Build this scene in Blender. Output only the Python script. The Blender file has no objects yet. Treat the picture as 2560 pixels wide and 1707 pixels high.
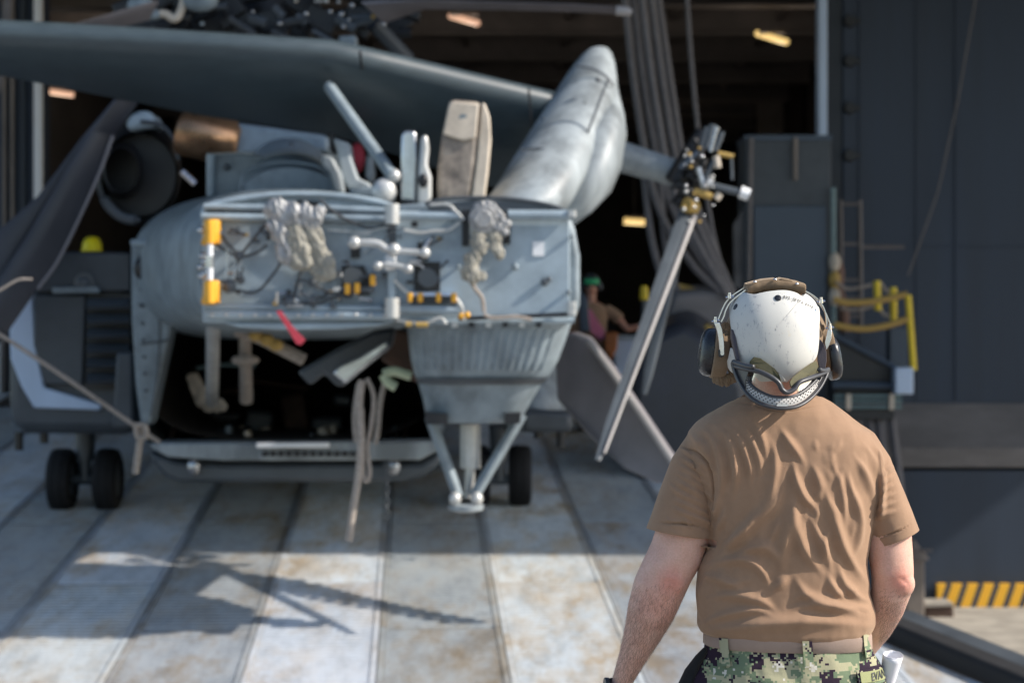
import bpy, bmesh, math, random
import numpy as np
from mathutils import Vector, Matrix, noise as mnoise
random.seed(7); R = math.radians
SC = bpy.context.scene; COL = SC.collection
# ---------------------------------------------------------------- camera, light, exposure
CZ = 3.6; FPX = 70/36*2560                      # camera height above the pier; focal length in photo pixels
cd = bpy.data.cameras.new('camera'); cam = bpy.data.objects.new('camera', cd); COL.objects.link(cam)
cd.lens = 70; cd.sensor_width = 36; cam.location = (0, 0, CZ); cam.rotation_euler = (R(90), 0, 0)
cd.clip_start = 0.1; cd.clip_end = 3000; cd.dof.use_dof = True; cd.dof.focus_distance = 4.30; cd.dof.aperture_fstop = 4.6
SC.camera = cam
wd = bpy.data.worlds.new('World'); SC.world = wd; wd.use_nodes = True
SUN_EL, SUN_AZ = R(36), R(-10)                  # azimuth measured from +X; negative leans towards the camera side
sv = Vector((math.cos(SUN_EL)*math.cos(SUN_AZ), math.cos(SUN_EL)*math.sin(SUN_AZ), math.sin(SUN_EL)))
nt = wd.node_tree; nt.nodes.clear()
sky = nt.nodes.new('ShaderNodeTexSky'); sky.sky_type = 'NISHITA'; sky.sun_disc = False
sky.sun_elevation = SUN_EL; sky.sun_rotation = math.atan2(sv.x, sv.y)
bg = nt.nodes.new('ShaderNodeBackground'); bg.inputs[1].default_value = 0.15
wo = nt.nodes.new('ShaderNodeOutputWorld'); nt.links.new(sky.outputs[0], bg.inputs[0]); nt.links.new(bg.outputs[0], wo.inputs[0])
sd = bpy.data.lights.new('sun', 'SUN'); sd.energy = 5.0; sd.angle = R(0.6); sd.color = (1.0, 0.93, 0.84)
so = bpy.data.objects.new('sun', sd); COL.objects.link(so); so.rotation_euler = sv.to_track_quat('Z', 'Y').to_euler(); so.location = (20, -10, 30)
SC.view_settings.view_transform = 'Standard'; SC.view_settings.look = 'None'; SC.view_settings.gamma = 1
SC.view_settings.exposure = 0.35; SC.view_settings.use_curve_mapping = False
try:
    SC.cycles.use_denoising = True; SC.cycles.max_bounces = 6; SC.cycles.sample_clamp_indirect = 6
except Exception: pass

# ---------------------------------------------------------------- helpers
def W(px, py, D): return Vector(((px-1280)/FPX*D, D, CZ-(py-853.5)/FPX*D))
def S(px, D): return px/FPX*D                    # a length in photo pixels at distance D, in metres
RTH = math.atan(0.102)
def ramp_z(y): return 2.01+(y-19)*0.102

class MB:
    def __init__(s): s.v = []; s.f = []
    def add(s, vs, fs):
        o = len(s.v); s.v += [tuple(a) for a in vs]; s.f += [tuple(i+o for i in f) for f in fs]; return s
    def box(s, c, size, rot=None):
        c = Vector(c); h = Vector(size)/2; M = rot if rot is not None else Matrix.Identity(3)
        vs = [c+M@Vector((h.x*a, h.y*b, h.z*d)) for a in (-1, 1) for b in (-1, 1) for d in (-1, 1)]
        return s.add(vs, [(0,1,3,2),(4,6,7,5),(0,4,5,1),(2,3,7,6),(0,2,6,4),(1,5,7,3)])
    def prism(s, poly, D, depth):
        p = [W(a, b, D) for a, b in poly]; n = len(p)
        q = [a+Vector((0, depth, 0)) for a in p]
        return s.add(p+q, [tuple(range(n)), tuple(range(2*n-1, n-1, -1))]+[(i, i+n, (i+1) % n+n, (i+1) % n) for i in range(n)])
    def hull2(s, A, B):                           # two matching point rings joined into a closed solid
        n = len(A)
        return s.add(list(A)+list(B), [tuple(range(n)), tuple(range(2*n-1, n-1, -1))]+[(i, i+n, (i+1) % n+n, (i+1) % n) for i in range(n)])
    def loft(s, rings, cap0=True, cap1=True, closed=True):
        n = len(rings[0]); vs = [p for r in rings for p in r]; fs = []
        for k in range(len(rings)-1):
            for i in range(n if closed else n-1):
                j = (i+1) % n; fs.append((k*n+i, k*n+j, (k+1)*n+j, (k+1)*n+i))
        if cap0: fs.append(tuple(range(n-1, -1, -1)))
        if cap1: fs.append(tuple(range((len(rings)-1)*n, len(rings)*n)))
        return s.add(vs, fs)
    def tube(s, pts, rad, n=10, ref=None, caps=True, flat=1.0):
        pts = [Vector(p) for p in pts]; m = len(pts)
        if not isinstance(rad, (list, tuple)): rad = [rad]*m
        rings = []; u = None
        for i, p in enumerate(pts):
            t = (pts[min(i+1, m-1)]-pts[max(i-1, 0)]).normalized()
            if u is None or ref is not None:
                u = Vector(ref) if ref is not None else Vector((0, 1, 0) if abs(t.y) < .8 else (1, 0, 0))
            u = (u-t*u.dot(t)).normalized(); w = t.cross(u)
            r = rad[i]; ra, rb = r if isinstance(r, (tuple, list)) else (r, r*flat)
            rings.append([p+u*(math.cos(a)*ra)+w*(math.sin(a)*rb) for a in [2*math.pi*k/n for k in range(n)]])
        return s.loft(rings, caps, caps)
    def ball(s, c, r, n=12, m=8, rot=None):
        c = Vector(c); r = Vector(r) if not isinstance(r, (int, float)) else Vector((r, r, r)); M = rot or Matrix.Identity(3)
        rings = []
        for j in range(m+1):
            ph = math.pi*(j+.02)/(m+.04)
            rings.append([c+M@Vector((r.x*math.sin(ph)*math.cos(a), r.y*math.sin(ph)*math.sin(a), r.z*math.cos(ph))) for a in [2*math.pi*k/n for k in range(n)]])
        return s.loft(rings[::-1])
    def hloft(s, secs, n=40, e=2.3):              # horizontal superellipse sections (cx, cy, z, a, b[, exponent])
        rings = []
        for q in secs:
            cx, cy, z, a, b = q[:5]; ee = q[5] if len(q) > 5 else e
            rings.append([Vector((cx+a*spow(math.cos(t), 2/ee), cy+b*spow(math.sin(t), 2/ee), z)) for t in [2*math.pi*k/n for k in range(n)]])
        return s.loft(rings)
    def build(s, name, m, parent=None, bevel=0, ang=35, sub=0):
        me = bpy.data.meshes.new(name); me.from_pydata(s.v, [], s.f); me.validate(); me.update()
        return finish(me, name, m, parent, bevel, ang, sub)

def finish(me, name, m, parent=None, bevel=0, ang=35, sub=0, recalc=True):
    if recalc:
        bm = bmesh.new(); bm.from_mesh(me); bmesh.ops.recalc_face_normals(bm, faces=bm.faces); bm.to_mesh(me); bm.free()
    for p in me.polygons: p.use_smooth = True
    if ang < 180: me.set_sharp_from_angle(angle=R(ang))
    if m: me.materials.append(m)
    o = bpy.data.objects.new(name, me); COL.objects.link(o)
    if parent is not None:
        loc = wloc(parent)
        me.transform(Matrix.Translation(-loc)); o.parent = parent
    if bevel:
        b = o.modifiers.new('bevel', 'BEVEL'); b.width = bevel; b.segments = 2; b.limit_method = 'ANGLE'; b.angle_limit = R(40); b.harden_normals = False
    if sub:
        b = o.modifiers.new('subsurf', 'SUBSURF'); b.levels = sub; b.render_levels = sub
    return o
def wloc(o):
    l = Vector(o.location)
    while o.parent is not None: o = o.parent; l += Vector(o.location)
    return l
def spow(x, p): return math.copysign(abs(x)**p, x)
def thing(name, label, cat, loc=(0, 0, 0), group=None):
    o = bpy.data.objects.new(name, None); COL.objects.link(o); o.location = loc; o.empty_display_size = .2
    return tag(o, label, cat, group)
def tag(o, label=None, cat=None, group=None, kind=None):
    for k, v in (('label', label), ('category', cat), ('group', group), ('kind', kind)):
        if v: o[k] = v
    return o
def struct(o): o['kind'] = 'structure'; return o
def stuff(o): o['kind'] = 'stuff'; return o
def smooth_line(pts, k=6):                        # Catmull-Rom through points
    P = [Vector(p) for p in pts]
    if len(P) < 3: return P
    P = [2*P[0]-P[1]]+P+[2*P[-1]-P[-2]]; out = []
    for i in range(1, len(P)-2):
        for j in range(k):
            t = j/k; a, b, c, d = P[i-1:i+3]
            out.append(.5*((2*b)+(c-a)*t+(2*a-5*b+4*c-d)*t*t+(3*b-a-3*c+d)*t**3))
    return out+[P[-2]]
def L(pts, D):                                    # photo points to a smooth line in the scene at distance D (or per-point)
    return smooth_line([W(p[0], p[1], p[2] if len(p) > 2 else D) for p in pts])

def remeshed(mb, vox, smooth=4):
    me = bpy.data.meshes.new('tmp'); me.from_pydata(mb.v, [], mb.f); me.update()
    bm = bmesh.new(); bm.from_mesh(me); bmesh.ops.recalc_face_normals(bm, faces=bm.faces); bm.to_mesh(me); bm.free()
    o = bpy.data.objects.new('tmp', me); COL.objects.link(o)
    r = o.modifiers.new('r', 'REMESH'); r.mode = 'VOXEL'; r.voxel_size = vox
    if smooth: s = o.modifiers.new('s', 'SMOOTH'); s.iterations = smooth; s.factor = .5
    dg = bpy.context.evaluated_depsgraph_get(); out = bpy.data.meshes.new_from_object(o.evaluated_get(dg)); bpy.data.objects.remove(o); return out
# ---------------------------------------------------------------- materials
def mat(name, col, rough=.6, metal=0, var=.25, scale=3.0, bump=0.0, bscale=60, col2=None, streak=0, rnd=0, spec=.5, detail=6, thr=(.35, .7), emit=None, sss=0):
    m = bpy.data.materials.new(name); m.use_nodes = True; n = m.node_tree.nodes; l = m.node_tree.links
    b = n['Principled BSDF']; b.inputs['Roughness'].default_value = rough; b.inputs['Metallic'].default_value = metal
    b.inputs['Specular IOR Level'].default_value = spec
    tc = n.new('ShaderNodeTexCoord'); mp = n.new('ShaderNodeMapping'); l.new(tc.outputs['Object'], mp.inputs[0])
    if streak: mp.inputs['Scale'].default_value = (1, 1, 1/streak)
    nz = n.new('ShaderNodeTexNoise'); nz.inputs['Scale'].default_value = scale; nz.inputs['Detail'].default_value = detail; nz.inputs['Roughness'].default_value = .65
    l.new(mp.outputs[0], nz.inputs[0])
    rp = n.new('ShaderNodeValToRGB'); rp.color_ramp.elements[0].position = thr[0]; rp.color_ramp.elements[1].position = thr[1]
    c2 = col2 or tuple(c*(1-var) for c in col)
    rp.color_ramp.elements[0].color = (*c2, 1); rp.color_ramp.elements[1].color = (*col, 1)
    l.new(nz.outputs['Fac'], rp.inputs[0]); out = rp.outputs[0]
    if rnd:
        oi = n.new('ShaderNodeObjectInfo'); mr = n.new('ShaderNodeMapRange'); mr.inputs[3].default_value = 1-rnd; mr.inputs[4].default_value = 1+rnd
        l.new(oi.outputs['Random'], mr.inputs[0]); hs = n.new('ShaderNodeHueSaturation'); l.new(mr.outputs[0], hs.inputs['Value']); l.new(out, hs.inputs['Color']); out = hs.outputs[0]
    l.new(out, b.inputs['Base Color'])
    mr2 = n.new('ShaderNodeMapRange'); mr2.inputs[3].default_value = max(0, rough-.12); mr2.inputs[4].default_value = min(1, rough+.12)
    l.new(nz.outputs['Fac'], mr2.inputs[0]); l.new(mr2.outputs[0], b.inputs['Roughness'])
    if bump:
        nb = n.new('ShaderNodeTexNoise'); nb.inputs['Scale'].default_value = bscale; nb.inputs['Detail'].default_value = 4; l.new(tc.outputs['Object'], nb.inputs[0])
        bp = n.new('ShaderNodeBump'); bp.inputs['Strength'].default_value = bump; bp.inputs['Distance'].default_value = .01
        l.new(nb.outputs['Fac'], bp.inputs['Height']); l.new(bp.outputs[0], b.inputs['Normal'])
    if emit:
        b.inputs['Emission Color'].default_value = (*emit[:3], 1); b.inputs['Emission Strength'].default_value = emit[3]
    if sss:
        b.inputs['Subsurface Weight'].default_value = sss; b.inputs['Subsurface Radius'].default_value = (.02, .008, .004); b.inputs['Subsurface Scale'].default_value = .5
    return m
M = {}
M['hull'] = mat('hull_paint', (.029, .046, .077), .55, var=.35, scale=1.6, streak=12, detail=9, bump=.15, bscale=2.5)
M['hull_dark'] = mat('hull_paint_dark', (.018, .026, .038), .5, var=.4, scale=1.3, streak=6)
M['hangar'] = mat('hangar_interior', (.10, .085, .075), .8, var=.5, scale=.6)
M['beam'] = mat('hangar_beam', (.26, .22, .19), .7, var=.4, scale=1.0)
M['lightstrip'] = mat('pale_strip', (.86, .86, .86), .5, var=.15, scale=2, streak=6)
M['bluestrip'] = mat('blue_grey_trim', (.52, .64, .82), .45, var=.15, scale=2, streak=6)
M['heli'] = mat('aircraft_grey', (.235, .285, .315), .5, var=.45, scale=3.5, bump=.08, bscale=6, thr=(.33, .58), detail=9)
M['heli_pale'] = mat('aircraft_pale', (.35, .43, .485), .48, var=.38, scale=3.0, thr=(.3, .62))
M['heli_dark'] = mat('aircraft_dark', (.085, .10, .115), .4, var=.3, scale=2.0)
M['fin'] = mat('fin_grey', (.33, .37, .39), .5, var=.55, scale=3.2, streak=5, thr=(.36, .6))
M['stab'] = mat('aircraft_grey_shaded', (.055, .078, .092), .42, var=.3, scale=7, streak=.12)  # aircraft grey with the shade of the underside put into the colour
M['louver'] = mat('sponson_dark', (.07, .082, .095), .5, var=.35, scale=3)
M['blade'] = mat('blade_grey', (.048, .052, .066), .45, var=.35, scale=1.8)
M['blade_m'] = mat('blade_mid_grey', (.22, .205, .22), .45, var=.3, scale=1.8)
M['blade_l'] = mat('blade_light_grey', (.34, .32, .31), .45, var=.25, scale=2.5)
M['black'] = mat('black_paint', (.012, .012, .014), .45, var=.3, scale=5)
M['rubber'] = mat('rubber', (.014, .014, .016), .8, var=.4, scale=8)
M['steel'] = mat('bare_steel', (.55, .56, .58), .28, metal=.9, var=.3, scale=14)
M['pale_metal'] = mat('pale_metal', (.60, .60, .58), .35, metal=.3, var=.25, scale=9)
M['shaft'] = mat('shaft_metal', (.62, .64, .66), .22, metal=.85, var=.35, scale=7)
M['bronze'] = mat('heat_stained_bronze', (.62, .36, .2), .3, metal=.75, var=.6, scale=2.5)
M['tan'] = mat('tan_panel', (.66, .57, .46), .55, var=.3, scale=8)
M['tanbrown'] = mat('sooty_panel', (.40, .34, .28), .6, col2=(.10, .085, .075), scale=5, thr=(.35, .65))
M['foil'] = mat('insulation_foil', (.44, .44, .44), .42, metal=.25, var=.5, scale=20, bump=.9, bscale=35)
M['foil_tan'] = mat('insulation_cloth', (.40, .375, .31), .7, var=.45, scale=16, bump=.8, bscale=40)
M['yellow'] = mat('yellow_orange', (.85, .42, .03), .45, var=.2, scale=8)
M['safety_yellow'] = mat('safety_yellow', (.85, .62, .03), .45, var=.2, scale=8)
M['chain_yellow'] = mat('faded_yellow_rope', (.55, .36, .10), .7, var=.35, scale=30)
M['white'] = mat('white_paint', (.86, .87, .88), .45, var=.12, scale=6)
M['red'] = mat('red_cloth', (.62, .06, .09), .7, var=.25, scale=20)
M['cable'] = mat('dark_cable', (.05, .055, .06), .5, var=.3, scale=20)
M['rope'] = mat('tan_strap', (.42, .36, .31), .85, var=.35, scale=30, bump=.4, bscale=200)
M['hoist'] = mat('hoist_wire', (.17, .155, .155), .6, var=.3, scale=12)
M['wood'] = mat('weathered_wood', (.46, .42, .36), .8, var=.4, scale=3, streak=.3)
M['pier'] = mat('pier_concrete', (.42, .40, .37), .85, var=.35, scale=.9, bump=.3, bscale=8)
M['water'] = mat('harbour_water', (.02, .035, .045), .08, var=.2, scale=.5, bump=.5, bscale=1.2)
M['ledge'] = mat('ledge_deck', (.22, .205, .2), .8, var=.35, scale=1.2, streak=.3)
M['stain'] = mat('rusty_brown', (.11, .065, .045), .8, var=.5, scale=6)
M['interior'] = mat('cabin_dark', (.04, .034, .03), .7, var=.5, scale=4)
M['lamp_w'] = mat('lamp_warm', (.5, .4, .2), .5, emit=(1, .68, .25, .75))
M['lamp_s'] = mat('lamp_salmon', (.5, .4, .3), .5, emit=(1, .55, .36, .55))
M['teal'] = mat('teal_grey', (.18, .27, .28), .5, var=.3, scale=8)
M['navy'] = mat('navy_panel', (.06, .085, .12), .45, var=.2, scale=1.2)

def ramp_mat():
    m = bpy.data.materials.new('galvanised_deck'); m.use_nodes = True; n = m.node_tree.nodes; l = m.node_tree.links
    b = n['Principled BSDF']; geo = n.new('ShaderNodeNewGeometry'); oi = n.new('ShaderNodeObjectInfo')
    mp = n.new('ShaderNodeMapping'); mp.inputs['Scale'].default_value = (1, .32, 1); l.new(geo.outputs['Position'], mp.inputs[0])
    add = n.new('ShaderNodeVectorMath'); add.operation = 'ADD'; cb = n.new('ShaderNodeCombineXYZ')
    mul = n.new('ShaderNodeMath'); mul.operation = 'MULTIPLY'; mul.inputs[1].default_value = 40; l.new(oi.outputs['Random'], mul.inputs[0])
    l.new(mul.outputs[0], cb.inputs[2]); l.new(mp.outputs[0], add.inputs[0]); l.new(cb.outputs[0], add.inputs[1])
    def nz(s, d=6, r=.65):
        q = n.new('ShaderNodeTexNoise'); q.inputs['Scale'].default_value = s; q.inputs['Detail'].default_value = d; q.inputs['Roughness'].default_value = r; l.new(add.outputs[0], q.inputs[0]); return q.outputs['Fac']
    def ramp(src, a, ca, bb, cbb):
        q = n.new('ShaderNodeValToRGB'); e = q.color_ramp.elements; e[0].position = a; e[1].position = bb; e[0].color = (*ca, 1); e[1].color = (*cbb, 1); l.new(src, q.inputs[0]); return q.outputs[0]
    base = ramp(nz(1.3), .32, (.43, .475, .52), .66, (.60, .63, .65))
    rust = ramp(nz(2.6, 9, .75), .44, (0, 0, 0), .62, (1, 1, 1)); big = ramp(nz(.7, 3), .34, (.2, .2, .2), .56, (1, 1, 1))
    mx = n.new('ShaderNodeMix'); mx.data_type = 'RGBA'; mm = n.new('ShaderNodeMath'); mm.operation = 'MULTIPLY'; l.new(rust, mm.inputs[0]); l.new(big, mm.inputs[1])
    m3 = n.new('ShaderNodeMath'); m3.operation = 'MULTIPLY'; m3.inputs[1].default_value = .8; l.new(mm.outputs[0], m3.inputs[0])
    l.new(m3.outputs[0], mx.inputs[0]); l.new(base, mx.inputs[6]); mx.inputs[7].default_value = (.33, .235, .125, 1)
    grime = ramp(nz(5, 8, .8), .30, (.62, .62, .62), .55, (1, 1, 1))
    m2 = n.new('ShaderNodeMix'); m2.data_type = 'RGBA'; m2.blend_type = 'MULTIPLY'; m2.inputs[0].default_value = 1; l.new(mx.outputs[2], m2.inputs[6]); l.new(grime, m2.inputs[7])
    m4 = n.new('ShaderNodeMix'); m4.data_type = 'RGBA'; m4.blend_type = 'MULTIPLY'; m4.inputs[0].default_value = 1; l.new(m2.outputs[2], m4.inputs[6]); l.new(oi.outputs['Color'], m4.inputs[7]); l.new(m4.outputs[2], b.inputs['Base Color'])
    b.inputs['Roughness'].default_value = .55; b.inputs['Metallic'].default_value = .0
    return m
M['deck'] = ramp_mat()
def hazard_mat():
    m = bpy.data.materials.new('hazard_stripes'); m.use_nodes = True; n = m.node_tree.nodes; l = m.node_tree.links
    b = n['Principled BSDF']; tc = n.new('ShaderNodeTexCoord'); sx = n.new('ShaderNodeSeparateXYZ'); l.new(tc.outputs['Object'], sx.inputs[0])
    a = n.new('ShaderNodeMath'); a.operation = 'MULTIPLY'; a.inputs[1].default_value = -.35; l.new(sx.outputs[2], a.inputs[0])
    s = n.new('ShaderNodeMath'); s.operation = 'ADD'; l.new(sx.outputs[0], s.inputs[0]); l.new(a.outputs[0], s.inputs[1])
    d = n.new('ShaderNodeMath'); d.operation = 'MULTIPLY'; d.inputs[1].default_value = 1/.215; l.new(s.outputs[0], d.inputs[0])
    f = n.new('ShaderNodeMath'); f.operation = 'FRACT'; l.new(d.outputs[0], f.inputs[0])
    g = n.new('ShaderNodeMath'); g.operation = 'GREATER_THAN'; g.inputs[1].default_value = .38; l.new(f.outputs[0], g.inputs[0])
    mx = n.new('ShaderNodeMix'); mx.data_type = 'RGBA'; l.new(g.outputs[0], mx.inputs[0]); mx.inputs[6].default_value = (.06, .06, .065, 1); mx.inputs[7].default_value = (.95, .5, .03, 1)
    l.new(mx.outputs[2], b.inputs['Base Color']); b.inputs['Roughness'].default_value = .5
    return m
M['hazard'] = hazard_mat()
# ---------------------------------------------------------------- the setting
mb = MB(); mb.add([(-400, -400, -1.5), (400, -400, -1.5), (400, 600, -1.5), (-400, 600, -1.5)], [(0, 1, 2, 3)])
struct(mb.build('water', M['water']))
mb = MB(); mb.box((0, 7, -.75), (80, 40.5, 1.5)); struct(mb.build('pier', M['pier']))
# loading ramp: ribbed panels on a slab, rising away from the camera, heading a little left
ramp = bpy.data.objects.new('ramp', None); COL.objects.link(ramp); ramp['kind'] = 'structure'
ramp.location = (-1.18, 19, 2.01); ramp.rotation_euler = (RTH, 0, R(2.8))
def raw(mbx, name, m, parent):
    me = bpy.data.meshes.new(name); me.from_pydata(mbx.v, [], mbx.f); me.update()
    bm = bmesh.new(); bm.from_mesh(me); bmesh.ops.recalc_face_normals(bm, faces=bm.faces); bm.to_mesh(me); bm.free()
    me.materials.append(m); o = bpy.data.objects.new(name, me); COL.objects.link(o); o.parent = parent; return o
mb = MB(); mb.box((-1.32, -4.9, -.20), (9.7, 30, .30)); raw(mb, 'ramp_slab', M['beam'], ramp)
PW, PL = .875, 3.96
mb = MB(); mb.box((0, 0, -.02), (PW-.005, PL-.012, .034))
for sx in (-1, 1): mb.box((sx*(PW/2-.024), 0, .004), (.040, PL-.014, .022))
y = -PL/2+.06
while y < PL/2-.04:
    mb.add([(-PW/2+.05, y-.026, -.002), (PW/2-.05, y-.026, -.002), (PW/2-.05, y-.014, .016), (-PW/2+.05, y-.014, .016), (PW/2-.05, y+.014, .016), (-PW/2+.05, y+.014, .016), (PW/2-.05, y+.026, -.002), (-PW/2+.05, y+.026, -.002)],
           [(0, 1, 2, 3), (3, 2, 4, 5), (5, 4, 6, 7)])
    y += .095
panel0 = raw(mb, 'deck_panel', M['deck'], ramp)
first = True
for i in range(-7, 4):
    for j in range(-3, 3):
        p = panel0 if first else panel0.copy()
        if not first: COL.objects.link(p)
        first = False
        kc = random.uniform(.90, 1.04)*(1.02 if i % 2 else .66); p.color = (kc, kc*random.uniform(.985, 1.0), kc*random.uniform(.95, 1.0), 1)
        p.location = ((i+.5)*PW, (j+.5)*PL-4.1+(.9 if i % 2 else -.6), 0.0)
# ship: hangar opening, hull walls, overhang
YH = 27.5
def XH(px, D=YH): return (px-1280)/FPX*D
def ZH(py, D=YH): return CZ-(py-853.5)/FPX*D
ship = bpy.data.objects.new('ship', None); COL.objects.link(ship)
ship.location = (4, YH, 0); tag(ship, 'dark blue grey ship side round the open hangar bay', 'ship')
xl, xr, xr2 = XH(96), XH(2062), XH(2105)
mb = MB(); mb.box(((xr2+16)/2, YH+.35, 6), (16-xr2, .7, 12)); hw = mb.build('wall', M['hull'], ship, bevel=.03)
for px in (2150, 2390, 2620):                       # welded plate strakes and stiffeners on the wall
    mb = MB(); mb.box((XH(px), YH-.012, 6.6), (.03, .024, 7.6)); mb.build('weld_seam', M['hull'], hw)
for py in (55, 155, 272, 390):
    mb = MB(); mb.tube([Vector((XH(2123), YH-.09, ZH(py))), Vector((XH(2123), YH, ZH(py)))], [.075, .09], 12); mb.box((XH(2138), YH-.03, ZH(py)), (.12, .05, .07)); mb.build('mooring_eye', M['black'], hw)
mb = MB(); mb.box(((XH(2068)+XH(2104))/2, YH+.25, 6), (XH(2104)-XH(2068), .5, 12)); mb.build('door_guide', M['hull_dark'], ship)
mb = MB(); mb.box((XH(2055), YH+.05, 8.1), (XH(2066)-XH(2045), .30, 3.3*2-1.0)); mb.build('upright_strip', M['bluestrip'], ship, bevel=.01)
mb = MB(); mb.box(((xl-14)/2, YH+.35, 6), (xl+14, .7, 12))
lw = mb.build('wall', M['hull'], ship, bevel=.03)
mb = MB(); mb.box((XH(98), YH-.04, 6.2), (XH(108)-XH(88), .12, 7.5)); mb.build('upright_strip', M['lightstrip'], ship, bevel=.01)  # pale upright strip at the left side of the opening
for px, w in ((62, 10), (14, 8), (34, 8)):
    mb = MB(); mb.box((XH(px), YH-.05, 6), (S(w, YH), .09, 12)); mb.build('wall_pipe', M['beam'] if px < 50 else M['hull_dark'], lw)
mb = MB(); mb.box((XH(5), YH-.2, 2.9), (S(16, YH), .2, 1.7)); mb.build('upright_strip', M['lightstrip'], ship)
# sloping ledge along the foot of the right wall, and the lower wall with hazard stripes
mb = MB(); za, zb = ZH(1008), ZH(1115)
mb.add([(XH(1900), YH-.02, za), (16, YH-.02, za), (16, YH-.55, zb), (XH(1900), YH-.55, zb), (XH(1900), YH-.02, zb-.3), (16, YH-.02, zb-.3), (16, YH-.55, zb-.3), (XH(1900), YH-.55, zb-.3)],
       [(0, 1, 2, 3), (3, 2, 6, 7), (4, 7, 6, 5), (0, 3, 7, 4), (1, 5, 6, 2)]); mb.build('ledge', M['ledge'], ship)
mb = MB(); mb.box((9.2, YH-.30, .9), (14.4, .5, 2.0)); mb.build('lower_wall', M['hull'], ship)
fb = MB(); fb.add([(0, 0, 0), (9, 0, .10), (9, 0, .44), (0, 0, .34)], [(0, 1, 2, 3)])
for a, b in ((0, 4.1/2), (4.14/2, 9)): pass
fb = MB(); fb.box((1.02, 0, .17), (2.04, .10, .33)); fb.box((5.1, 0, .21), (6.0, .10, .34))
hz = fb.build('fender_board', M['hazard'], ship); hz.location = Vector((XH(2318), YH-.62, ZH(1505)))-Vector(ship.location)
hz.data.transform(Matrix.Translation(Vector(ship.location)))
# hangar interior
hg = bpy.data.objects.new('hangar', None); COL.objects.link(hg); hg['kind'] = 'structure'; hg.location = (0, 40, 0)
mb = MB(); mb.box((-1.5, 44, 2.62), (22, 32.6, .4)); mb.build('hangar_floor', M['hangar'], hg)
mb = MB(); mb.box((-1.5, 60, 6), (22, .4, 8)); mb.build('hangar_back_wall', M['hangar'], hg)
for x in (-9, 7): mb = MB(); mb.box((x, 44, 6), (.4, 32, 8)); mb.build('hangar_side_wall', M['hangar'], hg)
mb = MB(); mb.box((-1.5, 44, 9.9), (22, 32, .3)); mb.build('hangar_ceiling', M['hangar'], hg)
for k in range(9):
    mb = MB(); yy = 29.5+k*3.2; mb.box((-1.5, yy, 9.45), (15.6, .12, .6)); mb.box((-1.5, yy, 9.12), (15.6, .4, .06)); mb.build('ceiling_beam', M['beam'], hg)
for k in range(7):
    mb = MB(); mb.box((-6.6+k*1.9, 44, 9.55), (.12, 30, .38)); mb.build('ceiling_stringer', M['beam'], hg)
for px, py, D, w in ((1140, 250, 45, 60), (1925, 300, 46, 60), (1265, 200, 50, 40), (330, 500, 48, 40)):
    mb = MB(); mb.box((XH(px, D), D, 6), (S(w, D), .5, 6.5)); mb.build('hangar_pillar', M['beam'], hg)
for px, py, D in ((150, 5, 31), (1500, 60, 38)):
    mb = MB(); mb.box((XH(px, D), D, ZH(py, D)), (3, .5, .25)); mb.build('ceiling_duct', M['beam'], hg)
def fixture(p0, p1, r, m, label):
    t = thing('ceiling_light', label, 'light', (p0+p1)/2, 'hangar ceiling lights')
    b = MB(); b.tube([p0, p1], r, 10); b.build('diffuser', m, t)
    pd = bpy.data.lights.new('tube_glow', 'POINT'); pd.energy = 13; pd.color = (1, .9, .8); pd.shadow_soft_size = .3; po = bpy.data.objects.new('tube_glow', pd); COL.objects.link(po); po.parent = t; po.location = (0, 0, -.35)
    b = MB(); d = (p1-p0)*.5; b.box((p0+p1)/2+Vector((0, 0, r+.04)), (abs(d.x)*2, .16, .05)); b.tube([(p0+p1)/2+Vector((0, 0, r)), (p0+p1)/2+Vector((0, 0, 1.0))], .015, 6); b.build('housing', M['beam'], t)
fixture(W(1893, 84, 33), W(1967, 106, 32.4), .055, M['lamp_w'], 'yellow tube light under the hangar ceiling left of the pale blue door strip')
fixture(W(1126, 40, 33), W(1195, 59, 32.5), .055, M['lamp_s'], 'salmon tube light glowing just under the upper grey rotor blade')
fixture(W(98, 226, 36), W(184, 238, 36), .05, M['lamp_s'], 'salmon tube light beside the white upright strip on the left')
fixture(W(1560, 553, 45), W(1612, 556, 45), .075, M['lamp_w'], 'low yellow tube light seen deep in the hangar between fin and hoist wires')
fixture(W(655, 78, 40), W(688, 80, 40), .09, M['lamp_s'], 'small salmon light seen through the dark rotor head')
fixture(W(165, -4, 34), W(205, -2, 34), .05, M['lamp_s'], 'dim pale light cut off by the top edge left of the rotor head')
# flight-deck overhang that keeps the hangar front in shade
mb = MB(); mb.box((2.9, 24.8, 10.6), (31.6, 20.0, .5))
for k in range(8): mb.box((-11.5+k*3.6, 24.8, 10.2), (.15, 19.6, .4))
oh = mb.build('flight_deck_overhang', M['hull'], ship)
mb = MB(); mb.box((-1.5, YH+.3, 10.6), (13, .6, 2.2)); mb.build('opening_header', M['hull'], ship)

mb = MB(); mb.tube([W(2442, -20, 27.3), W(2395, 250, 27.3), W(2345, 480, 27.3), W(2270, 690, 27.3)], .012, 6); tag(mb.build('stay_wire', M['hoist']), 'thin wire slanting across the tall blue wall at the far right', 'wire')
for px in (2290,):
    mb = MB(); mb.box((XH(px), YH-.006, 6.4), (.012, .02, 7.4)); mb.build('weld_seam', M['hull'], hw)
for z in (4.9,): mb = MB(); mb.box((10.9, YH-.008, z), (12.2, .016, .02)); mb.build('weld_seam', M['hull'], hw)
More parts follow.
